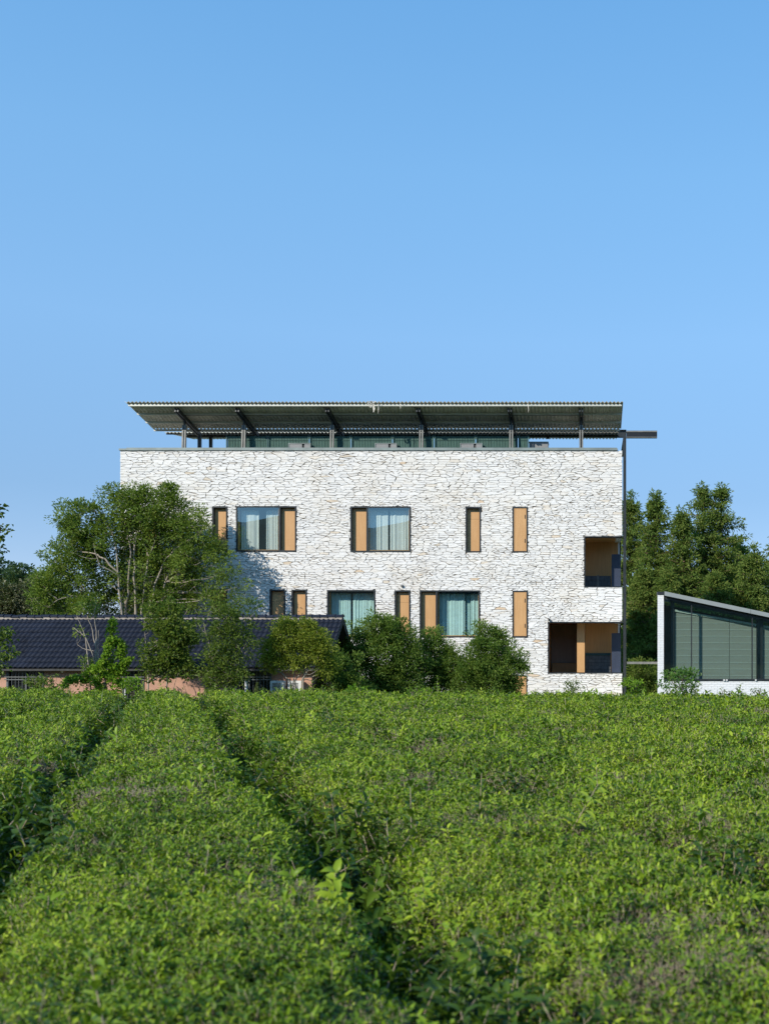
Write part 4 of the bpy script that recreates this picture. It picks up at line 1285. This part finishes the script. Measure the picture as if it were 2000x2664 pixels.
# --- saplings before the tiled house
shrub('slender leafy sapling with a pale leaning stem, in front of the salmon wall', 31.6,
      [(440, 1600, 34, 34), (455, 1640, 48, 38), (430, 1680, 52, 40), (455, 1710, 42, 34), (415, 1740, 46, 30), (395, 1610, 22, 34, 0, .6), (490, 1745, 26, 16, 0, .6), (385, 1700, 20, 40, 0, .4), (475, 1660, 34, 28)], 210,
      [(388, (386, 1740), (380, 1670), (377, 1610)), (436, (434, 1740), (438, 1660), (445, 1580)), (386, (386, 1690), (405, 1670), (420, 1660))],
      206, n_per=26, L=.125, W=.065, leafm='lf_sap', bark='bark_pale', name='leafy_sapling', rad=(.14, .28), nb=70, shell=.3, br=.014)
shrub('tall dark sapling with upright stems before the right half of the tiled roof', 31.2,
      [(590, 1600, 40, 34), (625, 1640, 34, 36), (590, 1660, 46, 44), (575, 1710, 44, 44), (570, 1760, 50, 40), (535, 1635, 18, 34, 0, .5), (640, 1700, 22, 26, 0, .45), (610, 1750, 42, 34), (650, 1580, 22, 26, 0, .5)], 240,
      [(590, (592, 1740), (592, 1680), (590, 1610)), (570, (560, 1740), (540, 1660), (530, 1620)), (595, (600, 1740), (625, 1705), (650, 1660)), (585, (588, 1780), (610, 1700), (630, 1620))],
      207, n_per=26, L=.105, W=.042, leafm='lf_sap', bark='bark_pale', name='leafy_sapling', rad=(.14, .26), nb=80, shell=.3, br=.014, bright=.42)
shrub('half bare sapling with pale forked branches beside the creeper covered post', 31.9,
      [(212, 1580, 20, 18), (250, 1575, 22, 16), (205, 1640, 14, 16, 0, .7), (232, 1600, 20, 12, 0, .6), (225, 1730, 24, 22), (238, 1770, 36, 30)], 44,
      [(252, (250, 1720), (222, 1655), (200, 1600)), (252, (252, 1700), (240, 1640), (228, 1600), (222, 1570)), (254, (252, 1700), (250, 1640), (247, 1590), (252, 1560)), (253, (256, 1690), (257, 1640)),
       (251, (248, 1695), (225, 1690), (202, 1677)), (252, (222, 1655), (205, 1642), (190, 1632))],
      208, n_per=22, L=.10, W=.045, leafm='lf_big', bark='bark_pale', name='leafy_sapling', rad=(.12, .22), nb=40, shell=.3, br=.012)

# creeper over a post
Y = 31.4
g = np.random.default_rng(303)
path = [(296, 1620), (292, 1640), (290, 1660), (284, 1680), (278, 1700), (272, 1720), (270, 1740), (300, 1668), (308, 1670), (316, 1678), (315, 1695), (311, 1705), (296, 1672),
        (285, 1725), (295, 1735), (308, 1735), (318, 1745), (325, 1730), (332, 1718), (270, 1760), (290, 1765), (310, 1770), (250, 1770), (265, 1790), (300, 1795), (320, 1780), (225, 1765), (200, 1760), (180, 1768), (168, 1780), (240, 1745), (255, 1735), (280, 1750), (300, 1750)]
cen = np.array([tuple(at(p[0] + g.normal() * 3, p[1] + g.normal() * 3, Y + g.normal() * .1)) for p in path for _ in range(4)])
out = unit(g.normal(size=cen.shape) + np.array([[0, -.6, .3]]))
build_plant('creeper_plant', 'bright green creeper climbing a post with a drooping looped shoot', 'creeper', (wx(272, Y), Y, LOW),
            [stem((272, ground_py(Y)), (272, 1760), (280, 1700), (292, 1630), Y=Y, r0=.05, r1=.03), stem((284, 1680), (300, 1666), (316, 1676), (314, 1705), Y=Y, r0=.02, r1=.008), stem((268, 1790), (230, 1758), (190, 1756), (165, 1782), Y=Y, r0=.02, r1=.008)],
            cen, out, lambda g, c, o: clusters_to_leaves(g, c, o, 30, g.uniform(.09, .17, len(c)), .085, .07, droop=.5, bright=.55), M['bark_dark'], 14, M['lf_vine'], br_r=.012, crown_name='leaves', trunk_name='stem')

# --- tree standing outside the left edge whose twigs hang into view
Y = 29.0
g = np.random.default_rng(404)
blobs = [(-70, 1330, 60, 45), (2, 1382, 16, 14, 0, .6), (20, 1378, 7, 5, 0, .5), (-20, 1310, 20, 20), (-40, 1420, 40, 40), (-60, 1650, 60, 40), (0, 1650, 26, 24, 0, .8), (15, 1700, 24, 18, 0, .6), (-10, 1740, 26, 20, 0, .9), (30, 1675, 14, 18, 0, .4)]
cen, out = blob_centres(g, blobs, Y, 190, shell=.3)
build_plant('hanging_tree', 'dark leaved tree at the left picture edge with twigs hanging over the tiled roof', 'tree', (wx(-110, Y), Y, LOW),
            [stem((-110, ground_py(Y)), (-108, 1600), (-100, 1450), (-90, 1330), Y=Y, r0=.14, r1=.03), stem((-100, 1450), (-50, 1400), (5, 1380), (24, 1377), Y=Y, r0=.04, r1=.006), stem((-106, 1560), (-60, 1620), (0, 1690), (30, 1680), Y=Y, r0=.04, r1=.006), stem((-90, 1340), (-40, 1310), (2, 1315), Y=Y, r0=.03, r1=.006)],
            cen, out, lambda g, c, o: clusters_to_leaves(g, c, o, 14, g.uniform(.12, .25, len(c)), .11, .09, droop=.4, bright=.35), M['bark_dark'], 60, M['lf_sap'], br_r=.02)  # low tint puts the shade on these leaves into their colour

# --- conifers behind on the right
def conifer(label, Y, px, top, half, seed, tops=1, dens=1.0, low_py=1760, tilt=0.0):
    g = np.random.default_rng(seed)
    gp = ground_py(Y)
    base = at(px, gp, Y)
    ztop = wz(top, Y)
    H = ztop - LOW
    Rm = half * Y / FPX
    cs, os_, stems = [], [], []
    leads = [0.0] if tops == 1 else [-0.55, 0.55]
    br = MB()
    nbr = int(320 * dens)
    for ld in leads:
        stems.append(([(base.x + (ld if tops > 1 else 0) * 0.3, Y, LOW), (base.x + ld * .8 + tilt * .5, Y, LOW + H * .5), (base.x + ld + tilt, Y, ztop - 0.2)], .20, .02))
    br_list = []
    for i in range(nbr):
        h = ((i * 7) % 15 + g.random() * .80 + g.normal() * .18 + (seed % 5) * .2) / 15.6
        h = min(.985, max(0.01, h) ** 0.9)
        ld = leads[g.integers(len(leads))]
        hz = LOW + 0.6 + (H - 0.8) * h
        prof = (1 - h) ** 0.85 + 0.03
        Rr = 1.38 * Rm * prof * g.uniform(.45, 1.15)
        a = g.uniform(0, 2 * math.pi)
        d = np.array([math.cos(a), math.sin(a), 0])
        p0 = np.array([base.x + ld * (h ** .7) + tilt * h, Y, hz])
        p1 = p0 + d * Rr + np.array([0, 0, Rr * 0.22 - Rr * Rr * 0.09])
        nseg = max(2, int(Rr / .26))
        for k in range(nseg):
            t = (k + 1) / nseg
            if t < .25 and Rr > 1.2: continue
            q = p0 + (p1 - p0) * t + np.array([0, 0, -0.10 * math.sin(math.pi * t)]) + g.normal(size=3) * np.array([.10, .10, .06])
            cs.append(q); os_.append(d * .7 + np.array([0, 0, .1]))
        br_list.append((p0, p1))
    for ld in leads:
        for k in range(10):
            cs.append(np.array([base.x + ld + tilt, Y, ztop - 0.12 * k]) + g.normal(size=3) * .05 * k ** .6); os_.append(np.array([0, 0, 1.0]))
    t = thing('conifer_tree', label, 'tree', base)
    mb = MB()
    for pts, r0, r1 in stems:
        mb.tube([Vector(p) for p in pts], [r0, (r0 + r1) / 2, r1], 7)
    for p0, p1 in br_list:
        mb.tube([p0, (p0 + p1) / 2 + np.array([0, 0, -.06]), p1], [.035, .022, .008], 4)
    mb.build('trunk', M['bark_red'], t, smooth=True)
    cs = np.array(cs); os_ = unit(np.array(os_))
    V, F, T = clusters_to_leaves(g, cs, os_, 22, g.uniform(.18, .38, len(cs)), .22, .070, droop=.25, flat=.42, bright=.5, spread=.22)
    link_mesh('crown', mesh_np('crown', V, F, np.full(len(F) // 3, 3), T), M['lf_con'], t)
conifer('tall conifer close behind the right corner of the white building', 63.0, 1640, 1281, 95, 501)
conifer('pointed conifer with a tufted narrow top, second from the white building', 61.0, 1709, 1279, 100, 502, tilt=-.1)
conifer('shorter conifer with a ragged sloping top, third from the white building', 60.0, 1772, 1325, 88, 503, dens=.9)
conifer('tallest conifer, with a forked twin top above the glazed hall roof', 62.0, 1852, 1262, 140, 504, tops=2, dens=1.25)
conifer('low broad brownish conifer at the right picture edge behind the hall roof', 58.0, 1960, 1420, 110, 505, dens=.9)
conifer('tall dark conifer farthest behind at the right picture edge', 70.0, 2030, 1375, 130, 506, dens=.9)
conifer('bushy low conifer standing just behind the tall end wall of the hall', 58.5, 1738, 1480, 95, 507, dens=.8)
conifer('bushy low conifer filling the gap between the white building and the hall', 59.0, 1672, 1470, 75, 508, dens=.8)
conifer('low conifer half hidden behind the hall roof, under the forked tree', 57.5, 1860, 1490, 110, 509, dens=.8)
conifer('young conifer behind the hall between the forked tree and the brownish one', 66.0, 1925, 1400, 95, 510, dens=.9)
shrub('dark undergrowth shrub between the steel corner post and the hall end wall', 44.3,
      [(1660, 1770, 40, 50), (1695, 1790, 34, 45), (1640, 1800, 30, 40), (1680, 1745, 30, 30)], 150, [(1665, (1665, 1790), (1662, 1750))], 511, leafm='lf_sap')

# --- far wood behind the tiled house on the left
for k, (px, py, rx, ry, Yf, lab) in enumerate(((-10, 1520, 70, 70, 84.0, 'tall dark far tree at the left picture edge, behind the tiled ridge'),
        (62, 1545, 42, 60, 80.0, 'dark far tree with a notched top, second from the left picture edge'),
        (130, 1560, 50, 60, 82.0, 'dark far tree half hidden by the wide many-stemmed tree'))):
    shrub(lab, Yf, [(px, py, rx, ry), (px - rx * .5, py + 20, rx * .7, ry * .8), (px + rx * .5, py + 30, rx * .7, ry * .8), (px, py + 60, rx, ry), (px - rx * .2, py - ry * .75, rx * .45, ry * .5), (px + rx * .1, py + 120, rx, ry)], 260,
          [(px, (px, 1700), (px, py))], 600 + k, n_per=36, L=.26, W=.15, leafm='lf_far', name='broadleaf_tree', rad=(.4, .75), nb=20, br=.04)
shrub('pale flecked tree with cream leaf tips just above the left end of the tiled ridge', 47.0,
      [(35, 1570, 52, 45), (10, 1550, 36, 40), (85, 1590, 36, 30), (95, 1530, 18, 24, 0, .6), (30, 1620, 70, 40)], 260, [(40, (40, 1650), (38, 1580))], 610, n_per=34, L=.13, W=.075, leafm='lf_pale', name='broadleaf_tree', rad=(.18, .34), nb=40, br=.03)

# ------------------------------------------------------------------ tea hedges
RD = Vector((-0.382, 0.924)); RN = Vector((0.924, 0.382))         # along and across the rows
GAPS = [-5.65, -4.4, -3.15, -1.9, -0.62, 0.72, 1.97, 3.2, 4.45]
GDEP = {-5.65: .32, -4.4: .34, -3.15: .36, -1.9: .38, -0.62: .46, 0.72: .42, 1.97: .12, 3.2: .05, 4.45: .04}
def hedge_h(X, Y):
    u = X * RN.x + Y * RN.y
    v = X * RD.x + Y * RD.y
    u += 0.09 * mnoise.noise(Vector((v * 0.5, u * 0.2, 2.0))) + 0.11 * mnoise.noise(Vector((X * 1.6, Y * 1.6, 6.0))) + 0.04 * mnoise.noise(Vector((X * 4.5, Y * 4.5, 16.0)))
    h = 0.835
    for gpos in GAPS:
        s = u - gpos
        if abs(s) < 0.8:
            dep = GDEP[gpos] * (0.86 + 0.85 * mnoise.noise(Vector((v * 0.75, gpos, 5.0))))
            dep *= 0.55 + 0.45 * min(1.0, max(0.0, (Y - 2.0) / 2.5))   # the bushes close over it near the path
            w = 0.130 + 0.05 * mnoise.noise(Vector((v * 1.3, gpos, 9.0)))
            h -= dep * math.exp(-(s / w) ** 2) + dep * 0.17 * math.exp(-(s / 0.42) ** 2)
    h += 0.048 * mnoise.noise(Vector((X * 0.55, Y * 0.55, 1.0))) + 0.042 * mnoise.noise(Vector((X * 1.9, Y * 1.9, 3.0))) + 0.024 * mnoise.noise(Vector((X * 5, Y * 5, 4.0)))
    h -= 0.09 * min(1.0, max(0.0, (-X - 6.0) / 5.0))
    e = far_edge(X) - Y
    if e < 0.7:
        h -= 0.65 * (1 - max(0, e) / 0.7) ** 2
    return h

# sprig library (kept out of the scene, used only as instances)
lib = bpy.data.collections.new('tea_sprigs')
def tea_leaf(m, base, az, el, L, W, curl):
    """a curved, folded leaf blade in two segments"""
    d = Vector((math.cos(az) * math.cos(el), math.sin(az) * math.cos(el), math.sin(el)))
    s = Vector((-math.sin(az), math.cos(az), 0))
    n_ = s.cross(d) * -1
    if n_.z < 0: n_ = -n_
    b0 = Vector(base)
    c = [b0, b0 + d * L * .38 + n_ * L * .03, b0 + d * L * .74 - n_ * L * curl * .35, b0 + d * L - n_ * L * curl]
    w = [0, W * .5, W * .42, 0]
    lift = W * .20
    V = [c[0], c[1] + s * w[1] + n_ * lift, c[1], c[1] - s * w[1] + n_ * lift, c[2] + s * w[2] + n_ * lift, c[2], c[2] - s * w[2] + n_ * lift, c[3]]
    F = [(0, 2, 1), (0, 3, 2), (1, 2, 5, 4), (2, 3, 6, 5), (4, 5, 7), (5, 6, 7)]
    m.add(V, F)
def sprig(kind, seed):
    q = random.Random(seed)
    m1, m2 = MB(), MB()
    H = {'leafy': q.uniform(.045, .075), 'young': q.uniform(.05, .09), 'twig': q.uniform(.04, .08), 'tall': q.uniform(.16, .34)}[kind]
    lean = Vector((q.uniform(-.25, .25), q.uniform(-.25, .25), 1)).normalized()
    p0 = Vector((0, 0, -0.05)); p1 = p0 + lean * (H + .05)
    m2.tube([p0, p0.lerp(p1, .5) + Vector((q.uniform(-.004, .004), q.uniform(-.004, .004), 0)), p1], [.0022, .0018, .0012] if kind != 'tall' else [.004, .003, .0015], 4)
    az = q.uniform(0, 6.28)
    n = {'leafy': 7, 'young': 6, 'twig': 1, 'tall': 19}[kind]
    for i in range(n):
        t = (i + .6) / n
        az += 2.4 + q.uniform(-.4, .4)
        base = p0.lerp(p1, (0.35 + .65 * t) if kind != 'tall' else (.15 + .85 * t))
        if kind == 'leafy': L, W, el = q.uniform(.040, .066), q.uniform(.015, .024), q.uniform(.1, 1.25)
        elif kind == 'young': L, W, el = q.uniform(.026, .050) * (1.15 - .45 * t), q.uniform(.009, .015), q.uniform(.5, 1.35)
        elif kind == 'tall': L, W, el = q.uniform(.065, .105) * (1.1 - .35 * t), q.uniform(.024, .036), q.uniform(.05, .9)
        else: L, W, el = q.uniform(.02, .035), .012, q.uniform(-.2, .6)
        tea_leaf(m1, base, az, el, L, W, q.uniform(.05, .45))
    if kind == 'twig':
        for _ in range(3):
            a_ = q.uniform(0, 6.28); st = p0.lerp(p1, q.uniform(.2, .8))
            m2.tube([st, st + Vector((math.cos(a_) * .03, math.sin(a_) * .03, .03))], [.002, .0015], 4)
    leafm = M['tea_new'] if kind == 'young' else M['tea']
    nf1 = len(m1.f)
    m1.add(m2.v, m2.f)
    me = m1.mesh('sprig', True)
    me.materials.append(leafm); me.materials.append(M['twig'] if kind in ('twig',) else M['twig'])
    mi = np.zeros(len(me.polygons), dtype=np.int32); mi[nf1:] = 1
    me.polygons.foreach_set('material_index', mi)
    o = bpy.data.objects.new('sprig', me)
    lib.objects.link(o)
kinds = ['leafy'] * 5 + ['young'] * 5 + ['twig'] * 3 + ['tall'] * 4
for i, kd in enumerate(kinds):
    sprig(kd, 900 + i)
for i, o in enumerate(lib.objects): o.name = 'sprig_%02d' % i
order = sorted(o.name for o in lib.objects)

def sprig_nodes():
    ng = bpy.data.node_groups.new('tea_foliage', 'GeometryNodeTree')
    ng.interface.new_socket('Geometry', in_out='INPUT', socket_type='NodeSocketGeometry')
    ng.interface.new_socket('Geometry', in_out='OUTPUT', socket_type='NodeSocketGeometry')
    N = ng.nodes
    gi, go = N.new('NodeGroupInput'), N.new('NodeGroupOutput')
    ci = N.new('GeometryNodeCollectionInfo')
    ci.inputs['Collection'].default_value = lib
    ci.inputs['Separate Children'].default_value = True
    ci.inputs['Reset Children'].default_value = True
    iop = N.new('GeometryNodeInstanceOnPoints')
    iop.inputs['Pick Instance'].default_value = True
    def attr(nm, dt):
        a = N.new('GeometryNodeInputNamedAttribute'); a.data_type = dt; a.inputs['Name'].default_value = nm
        return a.outputs['Attribute']
    L = ng.links.new
    L(gi.outputs[0], iop.inputs['Points'])
    L(ci.outputs[0], iop.inputs['Instance'])
    L(attr('pick', 'INT'), iop.inputs['Instance Index'])
    L(attr('rot', 'FLOAT_VECTOR'), iop.inputs['Rotation'])
    L(attr('scl', 'FLOAT'), iop.inputs['Scale'])
    L(iop.outputs[0], go.inputs[0])
    return ng
NG = sprig_nodes()

def foliage_points(g, inside, seed):
    """points over the hedge tops, denser near the camera"""
    P, R_, S_, I_, T_ = [], [], [], [], []
    bands = [(1.1, 3.0, 6600, 0.44), (3.0, 5.5, 3700, 0.55), (5.5, 9.0, 1950, 0.75), (9.0, 14.0, 1000, 1.0), (14.0, 20.0, 620, 1.25), (20.0, 30.5, 440, 1.45)]
    for d0_, d1_, dens, sc in bands:
        xa, xb = wx(-90, d1_) - 3.6, wx(2090, d1_) + 3.6
        n = int((xb - xa) * (d1_ - d0_) * dens)
        X = g.uniform(xa, xb, n); Yv = g.uniform(d0_, d1_, n)
        inner = (X > wx(-90, 1) * Yv - 0.4) & (X < wx(2090, 1) * Yv + 0.4)
        wide = (X > wx(-90, 1) * Yv - 3.6) & (X < wx(2090, 1) * Yv + 3.6)
        m_ = inner | (wide & (g.random(n) < (0.30 if d1_ <= 9.0 else 0.5)))
        X, Yv = X[m_], Yv[m_]
        u = X * RN.x + Yv * RN.y
        k = inside(u)
        X, Yv, u = X[k], Yv[k], u[k]
        for x, y, uu in zip(X, Yv, u):
            e = far_edge(x) - y
            if e < -0.1: continue
            h = hedge_h(x, y)
            hx = (hedge_h(x + .05, y) - h) / .05; hy = (hedge_h(x, y + .05) - h) / .05
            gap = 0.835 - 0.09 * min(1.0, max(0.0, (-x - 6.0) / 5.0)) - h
            fresh = mnoise.noise(Vector((x * .8, y * .8, 7.0))) + .6 * mnoise.noise(Vector((x * 2.6, y * 2.6, 8.0)))
            worn = mnoise.noise(Vector((x * 1.0 + 30, y * 1.0, 11.0))) + .7 * mnoise.noise(Vector((x * 3.4, y * 3.4, 12.0)))
            q = g.random()
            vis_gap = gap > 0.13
            if q < (0.045 if vis_gap else 0.0004 if y < 14 else 0.0010):
                pk = 13 + g.integers(4); s = g.uniform(.5, .75) if y < 4 else g.uniform(.6, 1.0) if y < 12 else g.uniform(.8, 1.2)
            elif worn > 0.05 and q < 0.22 + 0.9 * (worn - 0.05) and not vis_gap:
                pk = 10 + g.integers(3); s = sc * g.uniform(.7, 1.1)
            elif q < 0.50 + 0.30 * fresh and not vis_gap:
                pk = 5 + g.integers(5); s = sc * g.uniform(.75, 1.2)
            else:
                pk = g.integers(5); s = sc * g.uniform(.7, 1.25) * (1.6 if g.random() < .012 else 1)
            tl = 0.45
            P.append((x, y, h + g.uniform(-.075, .020) * min(sc + .25, 1.3)))
            R_.append((-hy * -tl + g.normal() * .22, -hx * tl * -1 * -1 + g.normal() * .22, g.uniform(0, 6.283)))
            S_.append(s); I_.append(int(pk))
            T_.append(min(1, max(0, .45 + .32 * fresh + g.normal() * .28 - (.48 if vis_gap else 0))))  # leaves down in the furrows tinted darker: furrow shade put into their colour
    me = bpy.data.meshes.new('foliage')
    me.vertices.add(len(P)); me.vertices.foreach_set('co', np.array(P, dtype=np.float32).ravel())
    a = me.attributes.new('rot', 'FLOAT_VECTOR', 'POINT'); a.data.foreach_set('vector', np.array(R_, dtype=np.float32).ravel())
    a = me.attributes.new('scl', 'FLOAT', 'POINT'); a.data.foreach_set('value', np.array(S_, dtype=np.float32))
    a = me.attributes.new('pick', 'INT', 'POINT'); a.data.foreach_set('value', np.array(I_, dtype=np.int32))
    a = me.attributes.new('tint', 'FLOAT', 'POINT'); a.data.foreach_set('value', np.array(T_, dtype=np.float32))
    return me, len(P)

def hedge(ua, ub, label, seed):
    inside = lambda u: (u >= ua) & (u < ub)
    # core: the twig mass under the leaves, as a sheet over the row with skirts to the soil
    step_u, step_v = 0.09, 0.16
    ub_, ua_ = min(ub, 15.5), max(ua, -11.5)
    nu = max(2, int((ub_ - ua_) / step_u)); 
    v0, v1 = -2.0, 33.0
    nv = int((v1 - v0) / step_v)
    V = np.zeros(((nu + 1) * (nv + 1), 3), dtype=np.float32)
    ok = np.zeros((nu + 1, nv + 1), bool)
    i = 0
    for a in range(nu + 1):
        u = ua_ + (ub_ - ua_) * a / nu
        for c in range(nv + 1):
            v = v0 + (v1 - v0) * c / nv
            X, Yv = RN.x * u + RD.x * v, RN.y * u + RD.y * v
            vis_ = -1.0 < Yv < far_edge(X) + .05 and X > wx(-250, 1) * max(Yv, 0) - 4.2 and X < wx(2250, 1) * max(Yv, 0) + 4.2
            ok[a, c] = vis_
            V[i] = (X, Yv, hedge_h(X, Yv) - 0.055 if vis_ else 0.0)
            i += 1
    F = []
    for a in range(nu):
        for c in range(nv):
            if ok[a, c] and ok[a + 1, c] and ok[a, c + 1] and ok[a + 1, c + 1]:
                k = a * (nv + 1) + c
                F.append((k, k + nv + 1, k + nv + 2, k + 1))
    F = np.array(F, dtype=np.int32)
    used = np.unique(F)
    remap = np.full(len(V), -1, dtype=np.int32); remap[used] = np.arange(len(used))
    me = mesh_np('tea_hedge', V[used], remap[F], np.full(len(F), 4), smooth=True)
    o = link_mesh('tea_hedge', me, M['hedge_core'])
    tag(o, label, 'hedge', 'clipped tea hedge rows')
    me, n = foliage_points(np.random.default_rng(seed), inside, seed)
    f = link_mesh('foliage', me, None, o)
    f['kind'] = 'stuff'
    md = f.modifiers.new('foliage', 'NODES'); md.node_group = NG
    return n
tot = 0
tot += hedge(-0.62, 0.72, 'clipped tea hedge row running straight away from the lower middle, between the two dark furrows', 71)
tot += hedge(-1.9, -0.62, 'clipped tea hedge row just left of the left dark furrow', 72)
tot += hedge(-3.15, -1.9, 'short visible tea hedge row at the left edge, second left of the dark furrow', 73)
tot += hedge(-12.0, -3.15, 'farthest left patch of tea hedge, in front of the barred window of the salmon house', 74)
tot += hedge(0.72, 16.0, 'broad clipped tea hedge filling the right half of the field', 75)
print('tea sprigs', tot)

# ------------------------------------------------------------------ small plants along the field edge
def small_plant(name, label, cat, base, stems, cen, out, n_per, rad, L, W, leafm, droop=0.2, bright=.5, bark='bark_dark', flat=.5):
    return build_plant(name, label, cat, base, stems, cen, out, lambda g, c, o: clusters_to_leaves(g, c, o, n_per, np.full(len(c), rad), L, W, droop=droop, flat=flat, bright=bright), M[bark], min(len(cen), 26), M[leafm], br_r=.008, crown_name='leaves', trunk_name='stem')
def tiers(g, px, py_top, py_bot, half, Y, n, lean=0):
    cs = []
    for i in range(n):
        t = g.random()
        w = half * (0.35 + 0.65 * math.sin(math.pi * min(1, .15 + t * .8)))
        cs.append(tuple(at(px + lean * t + g.uniform(-w, w), py_top + (py_bot - py_top) * t, Y + g.uniform(-w, w) * Y / FPX)))
    return np.array(cs)
for nm, lab, px, pt, pb, half, Y, n, L, W, lm, npl in (
        ('feathery_sapling', 'feathery green sapling in front of the left end of the glazed hall', 1772, 1742, 1830, 52, 19.4, 64, .075, .030, 'lf_fern', 20),
        ('feathery_sapling', 'small thin sapling against the base of the white stone wall', 1489, 1768, 1815, 24, 24.0, 34, .055, .022, 'lf_sap', 16),
        ('weed_plant', 'leafy weed clump at the foot of the steel corner post', 1645, 1768, 1815, 26, 24.5, 34, .08, .03, 'lf_vine', 16),
        ('weed_plant', 'low broad leaved weed under the lower loggia', 1535, 1806, 1828, 34, 19.6, 26, .11, .04, 'lf_vine', 9),
        ('weed_plant', 'leafy weed at the field edge under the first barred window', 95, 1760, 1800, 26, 27.0, 26, .12, .035, 'lf_sap', 10),
        ('weed_plant', 'leafy weed against the salmon wall right of the first barred window', 138, 1760, 1800, 20, 27.6, 14, .12, .035, 'lf_sap', 9),
        ('weed_plant', 'low leafy weed at the foot of the half bare sapling', 345, 1765, 1800, 24, 26.2, 22, .09, .04, 'lf_vine', 12),
        ('weed_plant', 'pale leafy weed below the largest round shrub', 930, 1785, 1812, 24, 22.0, 16, .12, .04, 'lf_vine', 8),
        ('weed_plant', 'small weed sprouting at the field edge below the middle shrub', 1085, 1790, 1812, 30, 21.3, 18, .07, .025, 'lf_vine', 9),
        ('weed_plant', 'sparse weed against the low white wall at the right edge', 1975, 1790, 1812, 24, 21.0, 12, .05, .015, 'lf_sap', 8),
        ('weed_plant', 'sparse weed against the low white wall under its sill clips', 1882, 1792, 1812, 26, 21.0, 12, .05, .015, 'lf_sap', 8)):
    g = np.random.default_rng(px)
    cen = tiers(g, px, pt, pb, half, Y, n)
    out = unit(g.normal(size=cen.shape) * [1, 1, .3])
    zb = 0.3
    small_plant(nm, lab, 'plant', (wx(px, Y), Y, zb), [([(wx(px, Y), Y, zb), (wx(px + 3, Y), Y, (zb + wz(pt, Y)) / 2), (wx(px, Y), Y, wz(pt, Y))], .014, .004)], cen, out, npl, half * Y / FPX * .32, L, W, lm)
def blades(name, label, px, Y, hgt, n, seed, w=.018, plume=False, spread=.3):
    g = random.Random(seed)
    z0 = 0.2
    t = thing(name, label, 'grass', (wx(px, Y), Y, z0))
    m = MB()
    for i in range(n):
        a = g.uniform(0, 6.28); h = hgt * g.uniform(.6, 1); sp = spread * g.uniform(.3, 1)
        b0 = Vector((wx(px, Y) + g.uniform(-.05, .05), Y + g.uniform(-.05, .05), z0))
        m.tint = g.uniform(.2, .9)
        V, F = [], []
        k = 6
        for j in range(k + 1):
            s = j / k
            c = b0 + Vector((math.cos(a) * sp * s ** 2, math.sin(a) * sp * s ** 2, h * (s - .25 * s ** 3 * sp / .3)))
            ww = w * (1 - s) ** .6 * .5
            sd = Vector((-math.sin(a), math.cos(a), 0)) * ww
            V += [c - sd, c + Vector((0, 0, -ww * .3)), c + sd]
        for j in range(k):
            for q in (0, 1):
                F.append((3 * j + q, 3 * j + q + 1, 3 * j + q + 4, 3 * j + q + 3))
        m.add(V, F)
    m.build('blades', M['grass'], t)
    if plume:
        gg = np.random.default_rng(seed)
        n2 = 420
        s = gg.random(n2)
        P = np.stack([wx(px, Y) + gg.normal(size=n2) * .055 * (1 - s) * 1.3, Y + gg.normal(size=n2) * .055 * (1 - s), z0 + hgt * (.45 + .62 * s)], 1)
        V, F, T = leaf_faces(P, np.stack([gg.normal(size=n2) * .5, gg.normal(size=n2) * .5, np.ones(n2)], 1), gg.normal(size=(n2, 3)), .06, .014, gg.uniform(.5, 1, n2))
        link_mesh('plume', mesh_np('plume', V, F, np.full(len(F) // 3, 3), T), M['grass'], t)
blades('grass_tuft', 'pale feathery grass plume in front of the right barred window', 669, 25.0, 0.75, 7, 31, plume=True)
blades('grass_tuft', 'long arching grass blades between the small shrub tree and the largest round shrub', 872, 23.6, 1.0, 12, 32, spread=.35)
blades('grass_tuft', 'short grass tuft at the field edge by the gable corner', 845, 23.8, 0.8, 10, 33, spread=.2)
